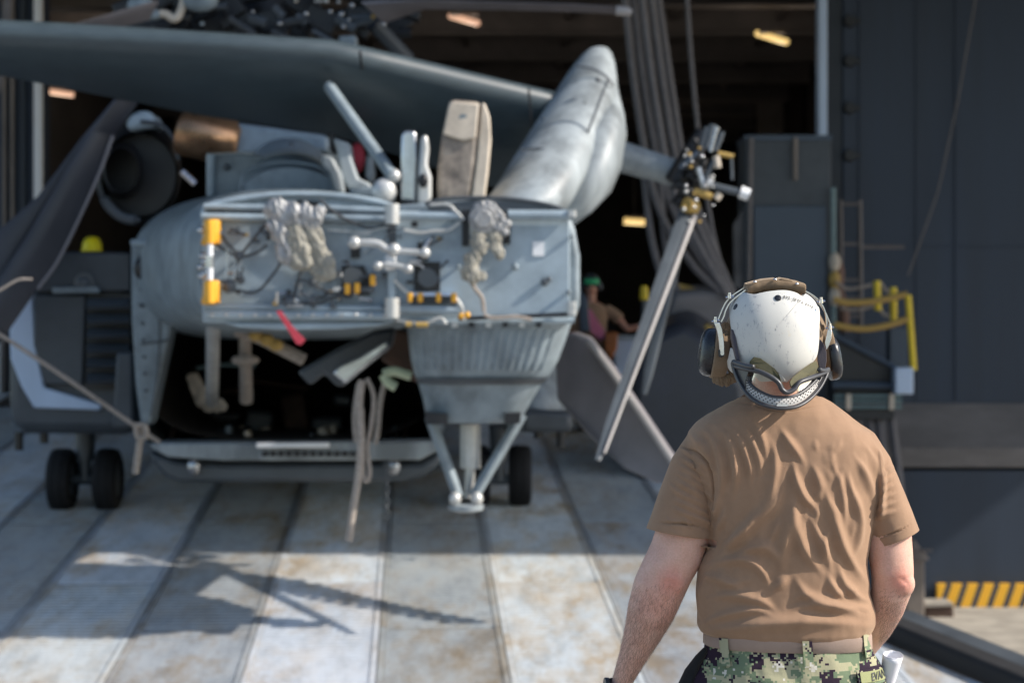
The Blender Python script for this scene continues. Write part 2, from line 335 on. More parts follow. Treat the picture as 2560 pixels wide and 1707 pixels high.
# tall control cabinet beside the opening
t = thing('equipment_cabinet', 'tall dark blue locker beside the hangar opening with a lighter lower door', 'cabinet', W(1965, 800, 25.5))
D = 25.5
mb = MB(); mb.prism([(1862, 342), (2078, 342), (2078, 1010), (1862, 1010)], D, .8); mb.build('body', M['louver'], t, bevel=.02)
mb = MB(); mb.prism([(1884, 515), (2066, 515), (2066, 1005), (1884, 1005)], D-.05, .05); mb.build('door', M['navy'], t, bevel=.01)
mb = MB(); mb.prism([(1862, 338), (2080, 338), (2080, 352), (1862, 352)], D-.04, .9); mb.build('top_rail', M['navy'], t)
mb = MB(); mb.tube([W(1988, 345, D-.08), W(1988, 450, D-.08)], .03, 8); mb.build('handle', M['beam'], t)
mb = MB(); mb.tube([W(1877, 345, D-.06), W(1872, 700, D-.06)], .035, 8); mb.build('corner_post', M['hoist'], t)
mb = MB(); mb.tube([W(2083, 470, D-.1), W(2083, 1050, D-.1)], .035, 8); mb.build('conduit', M['teal'], t)
mb = MB(); mb.prism([(1836, 560), (1862, 520), (1862, 720), (1838, 720)], D+.1, .2); mb.build('side_post', M['ledge'], t)

# hoist wires: each curves down from above
wires = [((1560, -30), (1590, 240), (1640, 500), (1722, 650), (1800, 735)), ((1580, -30), (1614, 240), (1665, 480), (1745, 640), (1815, 735)), ((1602, -30), (1637, 240), (1682, 470), (1750, 620), (1822, 745)),
         ((1625, -30), (1662, 240), (1700, 440), (1760, 600), (1825, 740)), ((1642, -30), (1682, 240), (1716, 440), (1775, 600), (1835, 740)), ((1650, 440), (1665, 620), (1705, 760), (1750, 830)), ((1610, 430), (1630, 600), (1672, 740), (1735, 840))]
wl = ['leftmost long hoist wire of the bundle falling past the fin tip', 'second hoist wire from the left in the thick bundle', 'middle hoist wire of the thick bundle', 'fourth hoist wire from the left in the thick bundle', 'rightmost hoist wire of the thick curving bundle',
      'slack lower hoist wire hanging right behind the tail rotor blade', 'slack lower hoist wire sagging lowest to the rusty hook']
for wv, lb in zip(wires, wl):
    mb = MB(); mb.tube(L(wv, 21.5+random.random()*.6), .042, 8); tag(mb.build('hoist_wire', M['hoist']), lb, 'wire', 'hoist wires at the hangar opening')
mb = MB(); mb.tube(L([(1716, -30), (1728, 150), (1748, 350), (1778, 560), (1812, 700)], 22.5), .028, 8); tag(mb.build('hoist_wire', M['hoist']), 'single thin wire right of the bundle running down behind the tail rotor hub', 'wire', 'hoist wires at the hangar opening')
mb = MB(); mb.tube(L([(-4, 230), (10, 120), (14, 40), (22, -30)], 22), .03, 8); mb.tube(L([(26, -30), (20, 60), (12, 90)], 22), .03, 8); tag(mb.build('hoist_wire', M['hoist']), 'tan wire at the top left corner in front of the wall', 'wire', 'hoist wires at the hangar opening')
# hooks and yellow stops of the wires
def yellow_stop(px, py, w, h, D, lb):
    mb = MB(); mb.hloft([(W(px, py, D).x, D, W(px, py+h/2, D).z, S(w/2, D), S(w/2, D), 2.6), (W(px, py, D).x, D, W(px, py, D).z, S(w/2, D), S(w/2, D), 2.6), (W(px, py, D).x, D, W(px, py-h/2, D).z, S(w/2.6, D), S(w/2.6, D), 2.6)], 14)
    t = thing('bollard', lb, 'bollard', W(px, py+h/2, D), 'yellow topped bollards'); mb.build('cap', M['safety_yellow'], t, bevel=.01)
    mb = MB(); mb.tube([W(px, py+h/2, D), W(px, py+h/2+70, D)], S(w/3, D), 8); mb.build('post', M['louver'], t)
yellow_stop(1610, 732, 22, 36, 24.5, 'yellow topped post beside the outstretched hand of the far worker')
yellow_stop(1813, 722, 22, 38, 24.0, 'yellow topped post left of the white helmet beneath a thin wire')
mb = MB(); mb.tube(L([(1690, 717), (1715, 722), (1738, 730)], 22), .045, 8); mb.tube(L([(1755, 735), (1766, 740)], 22), .05, 8)
tag(mb.build('hook_shackle', M['chain_yellow']), 'ochre shackle lying behind the crossed tail rotor blades', 'shackle')
mb = MB(); mb.tube(L([(1735, 835), (1748, 848), (1762, 828), (1778, 815)], 21), .05, 8); tag(mb.build('hook_shackle', M['chain_yellow']), 'rusty yellow hook at the low end of the slack wires', 'shackle')
# curved steel flap standing right of the folded rotor blade
t = thing('ramp_flap', 'big curved grey steel flap standing between folded blade and white helmet', 'flap', W(1740, 1200, 21))
mb = MB(); A = [W(a, b, 20.6) for a, b in ((1572, 1000), (1590, 890), (1640, 830), (1715, 800), (1800, 860), (1870, 960), (1900, 1240), (1600, 1240))]
mb.hull2(A, [p+Vector((.15, 1.2, .18)) for p in A]); mb.build('plate', M['blade'], t, bevel=.12)
mb = MB(); mb.hull2([W(a, b, 21.6) for a, b in ((1665, 800), (1685, 735), (1760, 728), (1842, 742), (1860, 880), (1800, 850), (1715, 792))], [W(a, b, 21.6)+Vector((0, .9, .1)) for a, b in ((1665, 800), (1685, 735), (1760, 728), (1842, 742), (1860, 880), (1800, 850), (1715, 792))]); mb.build('top_plate', M['ledge'], t, bevel=.05)
t = thing('equipment_crate', 'pale blue box behind the far worker in front of the grey flap', 'box', W(1560, 870, 23.5))
mb = MB(); mb.prism([(1532, 845), (1592, 845), (1600, 960), (1540, 960)], 23.5, .5); mb.build('body', M['bluestrip'], t, bevel=.02)
mb = MB(); mb.prism([(1530, 838), (1594, 838), (1594, 848), (1530, 848)], 23.45, .6); mb.build('lid', M['heli_pale'], t)
t = thing('fuel_can', 'orange brown can standing beside the far worker', 'can', W(1530, 860, 23.2))
mb = MB(); mb.prism([(1512, 830), (1545, 830), (1543, 870), (1528, 900), (1512, 872)], 23.2, .2); mb.build('body', mat('orange_can', (.45, .14, .03), .5), t, bevel=.02)
mb = MB(); mb.tube([W(1518, 826, 23.3), W(1528, 820, 23.3), W(1538, 826, 23.3)], .015, 6); mb.build('handle', M['black'], t)

# yellow railing with sagging chains, gangway and post at the right
def post(a, b, D, w, nm='post', m='safety_yellow', par=None):
    mb = MB(); mb.tube([W(*a, D), W(*b, D)], S(w/2, D), 10); return mb.build(nm, M[m], par)
t = thing('safety_railing', 'yellow posts with sagging chains right of the helmet', 'railing', W(2200, 900, 24.5))
post((2270, 738), (2284, 925), 24.3, 17, par=t); post((2192, 702), (2195, 776), 25, 18, par=t); post((2233, 718), (2234, 800), 24.6, 18, par=t)
for pts in ([(2085, 748), (2120, 757), (2190, 752), (2268, 735)], [(2085, 812), (2150, 822), (2210, 815), (2276, 795)]):
    mb = MB(); mb.tube(L(pts, 24.3), .04, 8); mb.build('chain', M['chain_yellow'], t)
for pts in ([(2090, 705), (2120, 722), (2180, 712)], [(2200, 705), (2215, 725), (2232, 735)], [(2196, 770), (2212, 788), (2234, 790)], [(2100, 770), (2140, 775), (2190, 762)]):
    mb = MB(); mb.tube(L(pts, 25.3), .022, 8); mb.build('cord', M['rope'], t)
t = thing('gangway_platform', 'black hanging gangway platform under the yellow railing', 'platform', W(2150, 1100, 24.4))
mb = MB(); mb.prism([(2085, 845), (2100, 850), (2242, 925), (2242, 1010), (2085, 1010)], 24.4, .5); mb.build('panel', M['black'], t, bevel=.02)
mb = MB(); mb.tube([W(2088, 840, 24.35), W(2240, 920, 24.35)], .035, 8); mb.build('handrail', M['navy'], t)
mb = MB(); mb.tube([W(2080, 962, 24.3), W(2240, 965, 24.3)], .05, 8); mb.build('rail', M['navy'], t)
mb = MB(); mb.prism([(2226, 822), (2268, 822), (2268, 930), (2226, 930)], 25, .3); mb.build('panel', M['navy'], t)
mb = MB(); mb.prism([(2238, 918), (2284, 918), (2284, 985), (2238, 985)], 24.1, .25); mb.build('junction_box', M['bluestrip'], t, bevel=.02)
for i, py in enumerate((990, 1003, 1017)):
    mb = MB(); mb.tube([W(2085, py, 24.2), W(2255, py, 24.2)], .022, 6); mb.build('pipe', M['teal'], t)
for px in (2122, 2230): mb = MB(); mb.prism([(px-6, 985), (px+6, 985), (px+6, 1024), (px-6, 1024)], 24.15, .08); mb.build('clamp', M['tan'], t)
mb = MB(); mb.prism([(2085, 1024), (2236, 1024), (2236, 1048), (2085, 1048)], 24.25, .4); mb.build('beam', M['black'], t)
for a, b in (((2140, 1045), (2168, 1330)), ((2172, 1045), (2205, 1330)), ((2196, 1045), (2226, 1330)), ((2228, 1045), (2262, 1330))):
    mb = MB(); mb.tube([W(*a, 24.4), W(*b, 23.6)], .06, 8); mb.build('leg', M['hoist'], t)
t = thing('valve_stand', 'rusty ladder and valve gear hanging between cabinet and railing', 'ladder', W(2120, 760, 26.3))
for px in (2102, 2150): mb = MB(); mb.tube([W(px, 500, 26.6), W(px+3, 830, 26.6)], .03, 6); mb.build('rail', M['hoist'], t)
for py in (510, 610, 700, 745, 790): mb = MB(); mb.tube([W(2100, py, 26.6), W(2153, py, 26.6)], .025, 6); mb.build('rung', M['hoist'], t)
mb = MB(); mb.tube([W(2155, 617, 26.6), W(2260, 617, 26.6)], .03, 6); mb.build('arm', M['hoist'], t)
mb = MB(); mb.tube(L([(2086, 645), (2098, 680), (2095, 720), (2108, 770), (2112, 830)], 26), .07, 8); mb.build('hose', mat('rust_hose', (.22, .13, .10), .8), t)
for py, mm in ((655, 'tan'), (700, 'chain_yellow'), (742, 'tan')): mb = MB(); mb.ball(W(2086, py, 25.4), (.08, .08, .13), 10, 8); mb.build('float', M[mm], t)
# pier-side items, bottom right
t = thing('mooring_bollard', 'grey square bollard with pointed cap behind the sailor elbow', 'bollard', W(2300, 1545, 25.5))
D = 25.5
mb = MB(); mb.prism([(2264, 1398), (2312, 1398), (2312, 1545), (2264, 1545)], D, .22); mb.build('post', M['beam'], t, bevel=.02)
mb = MB(); mb.hloft([(W(2289, 0, D).x, D+.1, W(0, 1398, D).z, .18, .18, 4), (W(2289, 0, D).x, D+.1, W(0, 1385, D).z, .15, .15, 3), (W(2287, 0, D).x, D+.1, W(0, 1362, D).z, .05, .05, 2), (W(2287, 0, D).x, D+.1, W(0, 1352, D).z, .03, .03, 2)], 16); mb.build('cap', M['beam'], t)
mb = MB(); mb.tube([W(2300, 1375, D-.02), W(2330, 1374, D-.02)], .02, 8); mb.build('pin', M['hoist'], t)
mb = MB(); mb.box((W(2289, 0, D).x, D+.1, .02), (.45, .45, .04)); mb.build('foot', M['white'], t)
t = thing('wood_block', 'rusty brown block on the pier under the yellow hazard board', 'block', W(2350, 1550, 25.6))
mb = MB(); mb.prism([(2310, 1515), (2384, 1512), (2386, 1550), (2318, 1551)], 25.6, .5); mb.build('body', M['stain'], t, bevel=.02)
mb = MB(); mb.prism([(2316, 1508), (2384, 1507), (2384, 1514), (2312, 1516)], 25.58, .5); mb.build('top', M['wood'], t)
k = 0
for yy in np.arange(17.6, 26.3, .62):                # weathered planks of the pier edge
    mb = MB(); mb.box((8.6, float(yy), .03), (9.0, .59, .06)); struct(mb.build('pier_plank', M['wood'], None, bevel=.01))
# black rubber kerb along the flared ramp edge
t = thing('ramp_kerb', 'black rubber kerb running diagonally at the lower right ramp edge', 'kerb', W(2300, 1640, 13.7))
a0, a1 = (2.50, 14.4), (3.87, 11.0)
ap = MB(); ap.add([(2.48, 14.3, ramp_z(14.3)-.01), (3.9, 10.9, ramp_z(10.9)-.01), (2.5, 8, ramp_z(8)-.01), (2.35, 14.3, ramp_z(14.3)-.01)], [(0, 1, 2, 3)]); struct(ap.build('ramp_apron', M['deck']))
def rz(x, y): return ramp_z(y)
A = [Vector((a0[0], a0[1], rz(*a0)-.05)), Vector((a0[0]+.22, a0[1]+.05, rz(*a0)-.05)), Vector((a0[0]+.22, a0[1]+.05, rz(*a0)+.12)), Vector((a0[0], a0[1], rz(*a0)+.12))]
B = [Vector((a1[0], a1[1], rz(*a1)-.05)), Vector((a1[0]+.22, a1[1]+.05, rz(*a1)-.05)), Vector((a1[0]+.22, a1[1]+.05, rz(*a1)+.12)), Vector((a1[0], a1[1], rz(*a1)+.12))]
mb = MB(); mb.hull2(A, B); mb.build('rubber_strip', M['rubber'], t, bevel=.04)
mb = MB(); mb.hull2([p+Vector((.2, .12, -.02)) for p in A], [p+Vector((.2, .12, -.02)) for p in B]); mb.build('steel_edge', M['louver'], t, bevel=.02)
# ---------------------------------------------------------------- helicopter, seen from behind with its tail folded to starboard
H = thing('helicopter', 'heavy grey transport helicopter seen from behind with its tail folded aside on the ramp', 'helicopter', (-1.9, 19, 2.0))
def ring(l, r, t, b, D, e=3.0, n=48, et=None):
    c = W((l+r)/2, (t+b)/2, D); a = S((r-l)/2, D); h = S((b-t)/2, D); out = []
    for k in range(n):
        q = 2*math.pi*k/n; cs, sn = math.cos(q), math.sin(q); ee = (et or e) if sn > 0 else e
        out.append(c+Vector((a*spow(cs, 2/ee), 0, h*spow(sn, 2/ee))))
    return out
# cabin shell (hollow) and dark liner
c17 = W(725, 840, 17)
def cab(D, l, r, t, b, e=4, et=3): return [Vector((p.x, D, p.z)) for p in ring(l, r, t, b, 17, e, et=et)]
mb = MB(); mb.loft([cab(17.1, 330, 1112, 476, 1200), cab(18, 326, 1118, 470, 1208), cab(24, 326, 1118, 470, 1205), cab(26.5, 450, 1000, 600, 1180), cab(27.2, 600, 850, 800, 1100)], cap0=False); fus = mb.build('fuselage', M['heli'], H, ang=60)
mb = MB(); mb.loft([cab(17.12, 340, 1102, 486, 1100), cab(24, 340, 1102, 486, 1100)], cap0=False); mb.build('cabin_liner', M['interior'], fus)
# rear rim: side panels round the ramp opening
mb = MB(); mb.prism([(327, 596), (452, 640), (460, 790), (430, 810), (376, 1062), (352, 1064), (338, 960), (328, 800)], 16.85, .3); sp = mb.build('side_panel', M['heli'], H, bevel=.03)
mb = MB(); mb.prism([(1125, 596), (1000, 640), (990, 790), (1020, 810), (1074, 1062), (1098, 1064), (1112, 960), (1123, 800)], 16.85, .3); mb.build('side_panel', M['heli'], H, bevel=.03)
mb = MB(); mb.ball(W(366, 670, 16.8), (.11, .06, .11), 16, 8); mb.build('formation_light', M['black'], sp)
mb = MB(); mb.tube([W(330, 607, 16.7), W(420, 612, 16.6)], .03, 8); mb.build('gutter', M['heli_pale'], sp)
mb = MB(); mb.prism([(398, 640), (480, 648), (486, 742), (430, 720), (400, 690)], 16.2, .3); mb.build('access_panel', M['heli'], sp, bevel=.02)
for a, b in (((462, 655), (482, 650)), ((458, 680), (484, 684))):
    mb = MB(); mb.prism([a, (b[0], b[1]-6), (b[0], b[1]+10), (a[0], a[1]+12)], 14.7, .02); mb.build('red_stencil', M['red'], sp)
for pts in ([(345, 760), (430, 770)], [(352, 860), (425, 850)], [(400, 700), (396, 900), (378, 1040)]):
    mb = MB(); mb.tube(L(pts, 16.84), .008, 6); mb.build('panel_joint', M['heli_dark'], sp)
for k in range(9): mb = MB(); mb.ball(W(348+k*2, 640+k*42, 16.84), .014, 8, 6); mb.build('rivet', M['heli_dark'], sp)
# floor sill and belly
mb = MB(); mb.prism([(372, 1108), (1100, 1103), (1105, 1120), (1050, 1150), (560, 1152), (420, 1142), (380, 1122)], 16.75, .9); mb.build('ramp_sill', M['fin'], H, bevel=.02)
mb = MB(); mb.prism([(640, 1107), (820, 1106), (822, 1118), (640, 1120)], 16.6, .12); mb.build('sill_pad', M['white'], H, bevel=.01)
sb = MB()
for i in range(13): sb.prism([(655+i*20, 1128), (668+i*20, 1128), (668+i*20, 1140), (655+i*20, 1140)], 16.7, .05)
stuff(sb.build('sill_notches', M['black'], H))
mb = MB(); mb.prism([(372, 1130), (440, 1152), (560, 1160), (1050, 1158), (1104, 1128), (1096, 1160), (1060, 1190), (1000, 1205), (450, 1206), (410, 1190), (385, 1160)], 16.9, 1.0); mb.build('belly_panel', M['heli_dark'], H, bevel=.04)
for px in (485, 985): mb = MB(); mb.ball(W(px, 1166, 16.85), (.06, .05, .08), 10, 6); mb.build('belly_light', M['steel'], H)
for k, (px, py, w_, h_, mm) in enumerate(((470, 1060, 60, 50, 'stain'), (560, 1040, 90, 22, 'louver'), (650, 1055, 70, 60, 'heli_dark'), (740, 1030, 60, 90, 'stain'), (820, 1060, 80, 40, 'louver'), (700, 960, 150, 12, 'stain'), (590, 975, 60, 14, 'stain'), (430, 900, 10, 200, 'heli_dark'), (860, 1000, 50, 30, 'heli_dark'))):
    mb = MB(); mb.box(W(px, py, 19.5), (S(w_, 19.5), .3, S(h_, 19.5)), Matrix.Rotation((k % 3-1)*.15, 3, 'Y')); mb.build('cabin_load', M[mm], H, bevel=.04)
# clutter seen in the dark cabin
for k in range(26):
    px = 430+k*23+random.random()*12; D = 17.6+random.random()*3
    mb = MB(); h = random.uniform(10, 36); mb.box(W(px, 1100-h/2-4, D), (S(random.uniform(8, 30), D), .2, S(h, D)), Matrix.Rotation(random.uniform(-.4, .4), 3, 'Y')); mb.build('cabin_gear', M[random.choice(('heli_dark', 'tan', 'rope', 'stain', 'heli'))], H, bevel=.02)
def blob(pts, r, D, m, nm, par, seed=0, n=14):
    """crumpled cloth or foil: lumps along a line fused into one skin and rumpled"""
    P = L(pts, D); rnd = random.Random(seed); rr = S(r, D); mb = MB()
    mb.tube(P, [rr*.55]*len(P), 10)
    for p in P:
        mb.ball(p+Vector((rnd.uniform(-.35, .35), rnd.uniform(-.2, .1), rnd.uniform(-.3, .3)))*rr, (rr*rnd.uniform(.75, 1.0), rr*rnd.uniform(.35, .5), rr*rnd.uniform(.8, 1.3)), 9, 6, Matrix.Rotation(rnd.uniform(-1, 1), 3, 'Y'))
    me = remeshed(mb, max(rr/9, .0012), 3)
    for v in me.vertices:
        q = v.co/rr; q = Vector((q.x*1.3+q.z*.3, q.y*.6, q.z*.42)); f = mnoise.ridged_multi_fractal(q*1.3+Vector((seed, 0, 0)), 1, 2, 3, 1, 2)*.13+mnoise.noise(q*2.6)*.16
        v.co += v.normal*rr*(f-.12)
    return finish(me, nm, m, par, ang=180, recalc=False)
blob([(480, 945), (495, 965), (498, 990), (512, 1012), (560, 1012)], 16, 17.8, M['tan'], 'cargo_net', H, 2)
mb = MB(); mb.tube([W(533, 800, 15.5), W(530, 1005, 17.2)], .055, 10); mb.build('door_actuator', M['pale_metal'], H)
mb = MB(); mb.tube([W(612, 830, 16.8), W(616, 1002, 17.2)], [.05, .06], 10); mb.ball(W(613, 900, 16.8), (.12, .05, .05), 10, 6); mb.build('door_actuator', M['rope'], H)
mb = MB(); mb.tube(L([(590, 825), (650, 845), (700, 870), (760, 900)], 16), .05, 8); mb.build('cross_brace', M['rope'], H)
for px, py in ((640, 838), (668, 850), (690, 862)): mb = MB(); mb.ball(W(px, py, 15.9), (.06, .04, .05), 10, 6); mb.build('brace_clamp', M['chain_yellow'], H)
mb = MB(); mb.tube(L([(490, 920), (560, 912), (640, 915)], 18), .02, 6); mb.build('hose', M['teal'], H)
# boom section running back to the fold
mb = MB()
mb.loft([ring(500, 992, 487, 815, 13.62, 4, et=3), ring(492, 996, 482, 820, 13.9, 4, et=2.8), ring(440, 1012, 474, 822, 14.8, 3.6, et=2.6), ring(375, 1065, 474, 835, 16.2, 3.4, et=2.6), ring(330, 1112, 478, 850, 17.3, 3.4, et=2.6)], cap0=True, cap1=True)
boom = mb.build('tail_boom', M['heli'], H, ang=60)
# fold bulkhead, body side
FD = 13.56
BF = MB(); BF.prism([(506, 806), (504, 540), (520, 518), (580, 502), (660, 494), (742, 491), (850, 496), (930, 507), (984, 521), (984, 806)], FD, .06)
bf = BF.build('fold_bulkhead', M['heli_pale'], H, bevel=.01)
def on(nm, m, par, bev=.008): return mb.build(nm, M[m], par, bevel=bev)
mb = MB(); mb.tube(L([(508, 545), (514, 520), (560, 505), (660, 490), (742, 486), (850, 490), (930, 502), (984, 517)], FD-.02), .022, 8); on('rim', 'heli_pale', bf)
for (a, b, r) in (((510, 516), (668, 519), .020), ((505, 541), (668, 544), .026), ((795, 519), (975, 527), .020), ((795, 544), (975, 547), .026), ((510, 766), (975, 771), .020), ((512, 785), (975, 789), .030)):
    mb = MB(); mb.tube([W(*a, FD-.05), W(*b, FD-.05)], r, 8); mb.build('rail', M['heli_pale'], bf)
for (a, b) in (((508, 528), (668, 531)), ((795, 531), (970, 536)), ((512, 776), (970, 780))):
    mb = MB(); mb.prism([a, b, (b[0], b[1]+4), (a[0], a[1]+4)], FD-.02, .02); mb.build('shadow_gap', M['black'], bf)
mb = MB(); mb.prism([(560, 808), (975, 806), (940, 815), (850, 822), (700, 824), (600, 818)], FD-.02, .3); on('lower_rim', 'heli_pale', bf)
for k in range(13): mb = MB(); mb.ball(W(530+k*36, 787, FD-.09), .014, 8, 6); mb.build('fastener', M['pale_metal'], bf)
for (t0, b0) in ((550, 612), (702, 760)):            # yellow hinge lugs with a white rod between
    mb = MB(); mb.prism([(508, t0), (545, t0-2), (543, b0-8), (530, b0), (500, b0), (506, b0-20)], FD-.2, .18); f = mb.build('hinge_lug', M['yellow'], bf, bevel=.015)
    mb = MB(); mb.tube([W(524, t0, FD-.24), W(524, b0-3, FD-.24)], .035, 10); mb.tube([W(514, b0-8, FD-.2), W(550, b0-6, FD-.2)], .012, 6); mb.build('sleeve', M['yellow'], f)
mb = MB(); mb.tube([W(525, 604, FD-.24), W(525, 700, FD-.24)], .020, 12); mb.build('lock_rod', M['white'], bf)
mb = MB(); mb.tube([W(525, 640, FD-.24), W(525, 668, FD-.24)], .026, 10); mb.build('lock_collar', M['shaft'], bf)
for i, (px, py) in enumerate(((503, 575), (507, 640), (512, 655), (502, 668), (515, 682), (505, 690))):
    mb = MB(); mb.ball(W(px, py, FD-.2), (.03, .03, .025), 8, 6); mb.build('hydraulic_fitting', M['steel' if i % 2 else 'shaft'], bf)
def cables(lst, D, r, m, par, nm='cable'):
    for pts in lst: mb = MB(); mb.tube(L(pts, D), r, 7); mb.build(nm, M[m], par)
cables([[(540, 612), (575, 632), (598, 642), (640, 632), (668, 612)], [(598, 640), (590, 690), (582, 715)], [(545, 575), (570, 610), (600, 640)], [(600, 640), (640, 590), (665, 560)],
        [(590, 725), (640, 730), (680, 690), (710, 645)], [(760, 660), (745, 700), (733, 750)], [(785, 705), (810, 725), (850, 735), (880, 742)], [(720, 755), (790, 758), (830, 745), (880, 735)],
        [(800, 500), (850, 540), (920, 570), (975, 560)], [(555, 700), (575, 720), (600, 735)]], FD-.09, .010, 'cable', bf)
cables([[(568, 620), (570, 650), (566, 690)], [(605, 650), (592, 675), (584, 700)], [(820, 575), (900, 580), (970, 568)], [(540, 700), (552, 712), (570, 714)]], FD-.1, .008, 'steel', bf)
for px, py, r in ((572, 715, .05), (602, 700, .03), (598, 640, .035), (725, 755, .045), (782, 706, .035)): mb = MB(); mb.ball(W(px, py, FD-.08), (r, r*.8, r), 10, 6); mb.build('connector', M['heli_dark'], bf)
for poly in ([(668, 505), (676, 600), (666, 600), (664, 505)], [(742, 500), (795, 503), (795, 525), (742, 520)], [(877, 605), (900, 605), (900, 645), (877, 645)], [(855, 664), (910, 664), (925, 700), (925, 738), (855, 738)]):
    mb = MB(); mb.prism(poly, FD-.02, .05); mb.build('dark_port', M['black'], bf)
mb = MB(); mb.tube([W(882, 692, FD-.05), W(882, 692, FD-.01)], S(26, FD), 20); mb.build('drive_coupling', M['heli_dark'], bf)
for poly in ([(858, 718), (935, 716), (935, 730), (858, 732)],): mb = MB(); mb.prism(poly, FD-.1, .06); mb.build('cable_tray', M['louver'], bf)
for px, py in ((868, 722), (892, 720), (931, 700)): mb = MB(); mb.prism([(px-7, py-14), (px+7, py-14), (px+7, py+14), (px-7, py+14)], FD-.14, .05); mb.build('orange_clamp', M['yellow'], bf, bevel=.01)
for pts, r, mm, sd_ in (([(685, 520), (705, 535), (740, 540), (775, 540), (790, 545)], 26, 'foil', 3), ([(690, 560), (705, 590), (715, 620), (718, 640)], 24, 'foil', 4), ([(735, 570), (745, 610), (752, 640), (748, 655)], 26, 'foil_tan', 5), ([(770, 560), (790, 600), (808, 640), (820, 670), (805, 690)], 20, 'foil_tan', 6), ([(775, 640), (785, 670), (800, 695)], 12, 'foil_tan', 9)):
    blob(pts, r, FD-.16, M[mm], 'insulation_bundle', bf, sd_)
rp_ = random.Random(12)                              # small plumbing on both fold faces
for k in range(46):
    px, py = rp_.choice(((rp_.uniform(545, 660), rp_.uniform(560, 760)), (rp_.uniform(830, 970), rp_.uniform(550, 770)), (rp_.uniform(990, 1140), rp_.uniform(550, 780)), (rp_.uniform(680, 860), rp_.uniform(700, 762))))
    pts = [(px, py)]
    for j in range(rp_.choice((2, 3, 3))): q = pts[-1]; pts.append((q[0]+rp_.choice((0, 1, 1))*rp_.uniform(-42, 42), q[1]+rp_.choice((0, 1))*rp_.uniform(-26, 26)+3))
    pts = [(max(540, min(1142, a)), max(550, min(766, b))) for a, b in pts]
    tgt = bf if px < 985 else H
    mb = MB(); mb.tube(L(pts, FD-.05-rp_.random()*.06), rp_.uniform(.005, .011), 6); mb.build('pipe', M[rp_.choice(('pale_metal', 'cable', 'heli_dark', 'shaft', 'heli'))], tgt)
    if k % 2: mb = MB(); c_ = W(*pts[-1], FD-.07); mb.box(c_, (rp_.uniform(.02, .05), .03, rp_.uniform(.02, .05))); mb.build('bracket', M[rp_.choice(('heli_dark', 'pale_metal', 'black', 'chain_yellow'))], tgt, bevel=.004)
# hinge column and links
for y0 in (510, 745): mb = MB(); mb.tube([W(980, y0, FD-.14), W(980, y0+50, FD-.14)], .05, 12); mb.build('hinge_knuckle', M['pale_metal'], bf)
mb = MB(); mb.prism([(968, 675), (990, 675), (988, 790), (972, 790)], FD-.1, .08); mb.build('hinge_post', M['heli_pale'], bf, bevel=.01)
mb = MB(); mb.prism([(962, 636), (986, 632), (992, 672), (960, 676)], FD-.2, .12); mb.build('hinge_block', M['white'], bf, bevel=.02)
for pts, r in (([(886, 607), (940, 608), (965, 622), (985, 624)], .026), ([(985, 628), (1020, 630), (1062, 632)], .022), ([(945, 664), (960, 660), (1012, 668), (1020, 672)], .02)):
    mb = MB(); mb.tube(L(pts, FD-.22), r, 10); mb.ball(W(*pts[0], FD-.22), r*1.7, 10, 8); mb.ball(W(*pts[-1], FD-.22), r*1.7, 10, 8); mb.build('control_link', M['pale_metal'], bf)
mb = MB(); mb.prism([(968, 540), (990, 540), (990, 600), (975, 620), (968, 580)], FD-.03, .04); mb.build('dark_port', M['louver'], bf)
# folded tail pylon: its bulkhead, keel and fin
mb = MB(); mb.prism([(988, 800), (988, 512), (1060, 506), (1130, 500), (1200, 498), (1290, 502), (1370, 512), (1418, 528), (1437, 570), (1450, 640), (1450, 760), (1436, 802)], FD+.02, 2.2); pb = mb.build('pylon_shell', M['heli'], H, bevel=.03)
mb = MB(); mb.prism([(989, 798), (989, 536), (1424, 534), (1424, 798)], FD-.03, .05); mb.build('pylon_bulkhead', M['heli_pale'], H, bevel=.008); pf = bpy.data.objects['pylon_bulkhead']
mb = MB(); mb.tube(L([(1062, 510), (1110, 499), (1180, 495), (1250, 496), (1320, 503), (1380, 515), (1412, 527)], FD-.02), .014, 8); mb.build('rim', M['louver'], pf)
mb = MB(); mb.prism([(1070, 513), (1180, 500), (1300, 503), (1395, 522), (1395, 527), (1070, 527)], FD-.02, .03); mb.build('shaded_gap', M['heli_dark'], pf)  # dark plate whose colour stands for the shaded gap above the face
for (a, b, r, mm) in (((985, 538), (1150, 540), .030, 'heli_pale'), ((1270, 537), (1432, 538), .034, 'heli_pale'), ((985, 773), (1145, 776), .03, 'heli_pale'), ((1145, 797), (1430, 785), .014, 'black')):
    mb = MB(); mb.tube([W(*a, FD-.08), W(*b, FD-.08)], r, 8); mb.build('rail', M[mm], pf)
for px, py in ((1428, 537), (1428, 762), (1428, 780)): mb = MB(); mb.hloft([(W(px, py, FD).x, FD-.1, W(px, py+8, FD).z, .03, .04, 4), (W(px, py, FD).x, FD-.1, W(px, py-8, FD).z, .03, .04, 4)], 12); mb.build('latch_lug', M['pale_metal'], pf)
mb = MB(); mb.prism([(1332, 604), (1360, 604), (1360, 640), (1332, 640)], FD-.04, .008); mb.build('placard', M['white'], pf)
for poly in ([(1155, 525), (1175, 525), (1172, 615), (1155, 615)], [(1262, 528), (1278, 530), (1276, 610), (1258, 610)], [(1044, 605), (1070, 605), (1070, 650), (1044, 650)], [(1035, 655), (1100, 655), (1100, 728), (1035, 728)]):
    mb = MB(); mb.prism(poly, FD-.055, .03); mb.build('dark_port', M['black'], pf)
mb = MB(); mb.tube([W(1068, 694, FD-.1), W(1068, 694, FD-.04)], S(24, FD), 20); mb.build('drive_coupling', M['heli_dark'], pf)
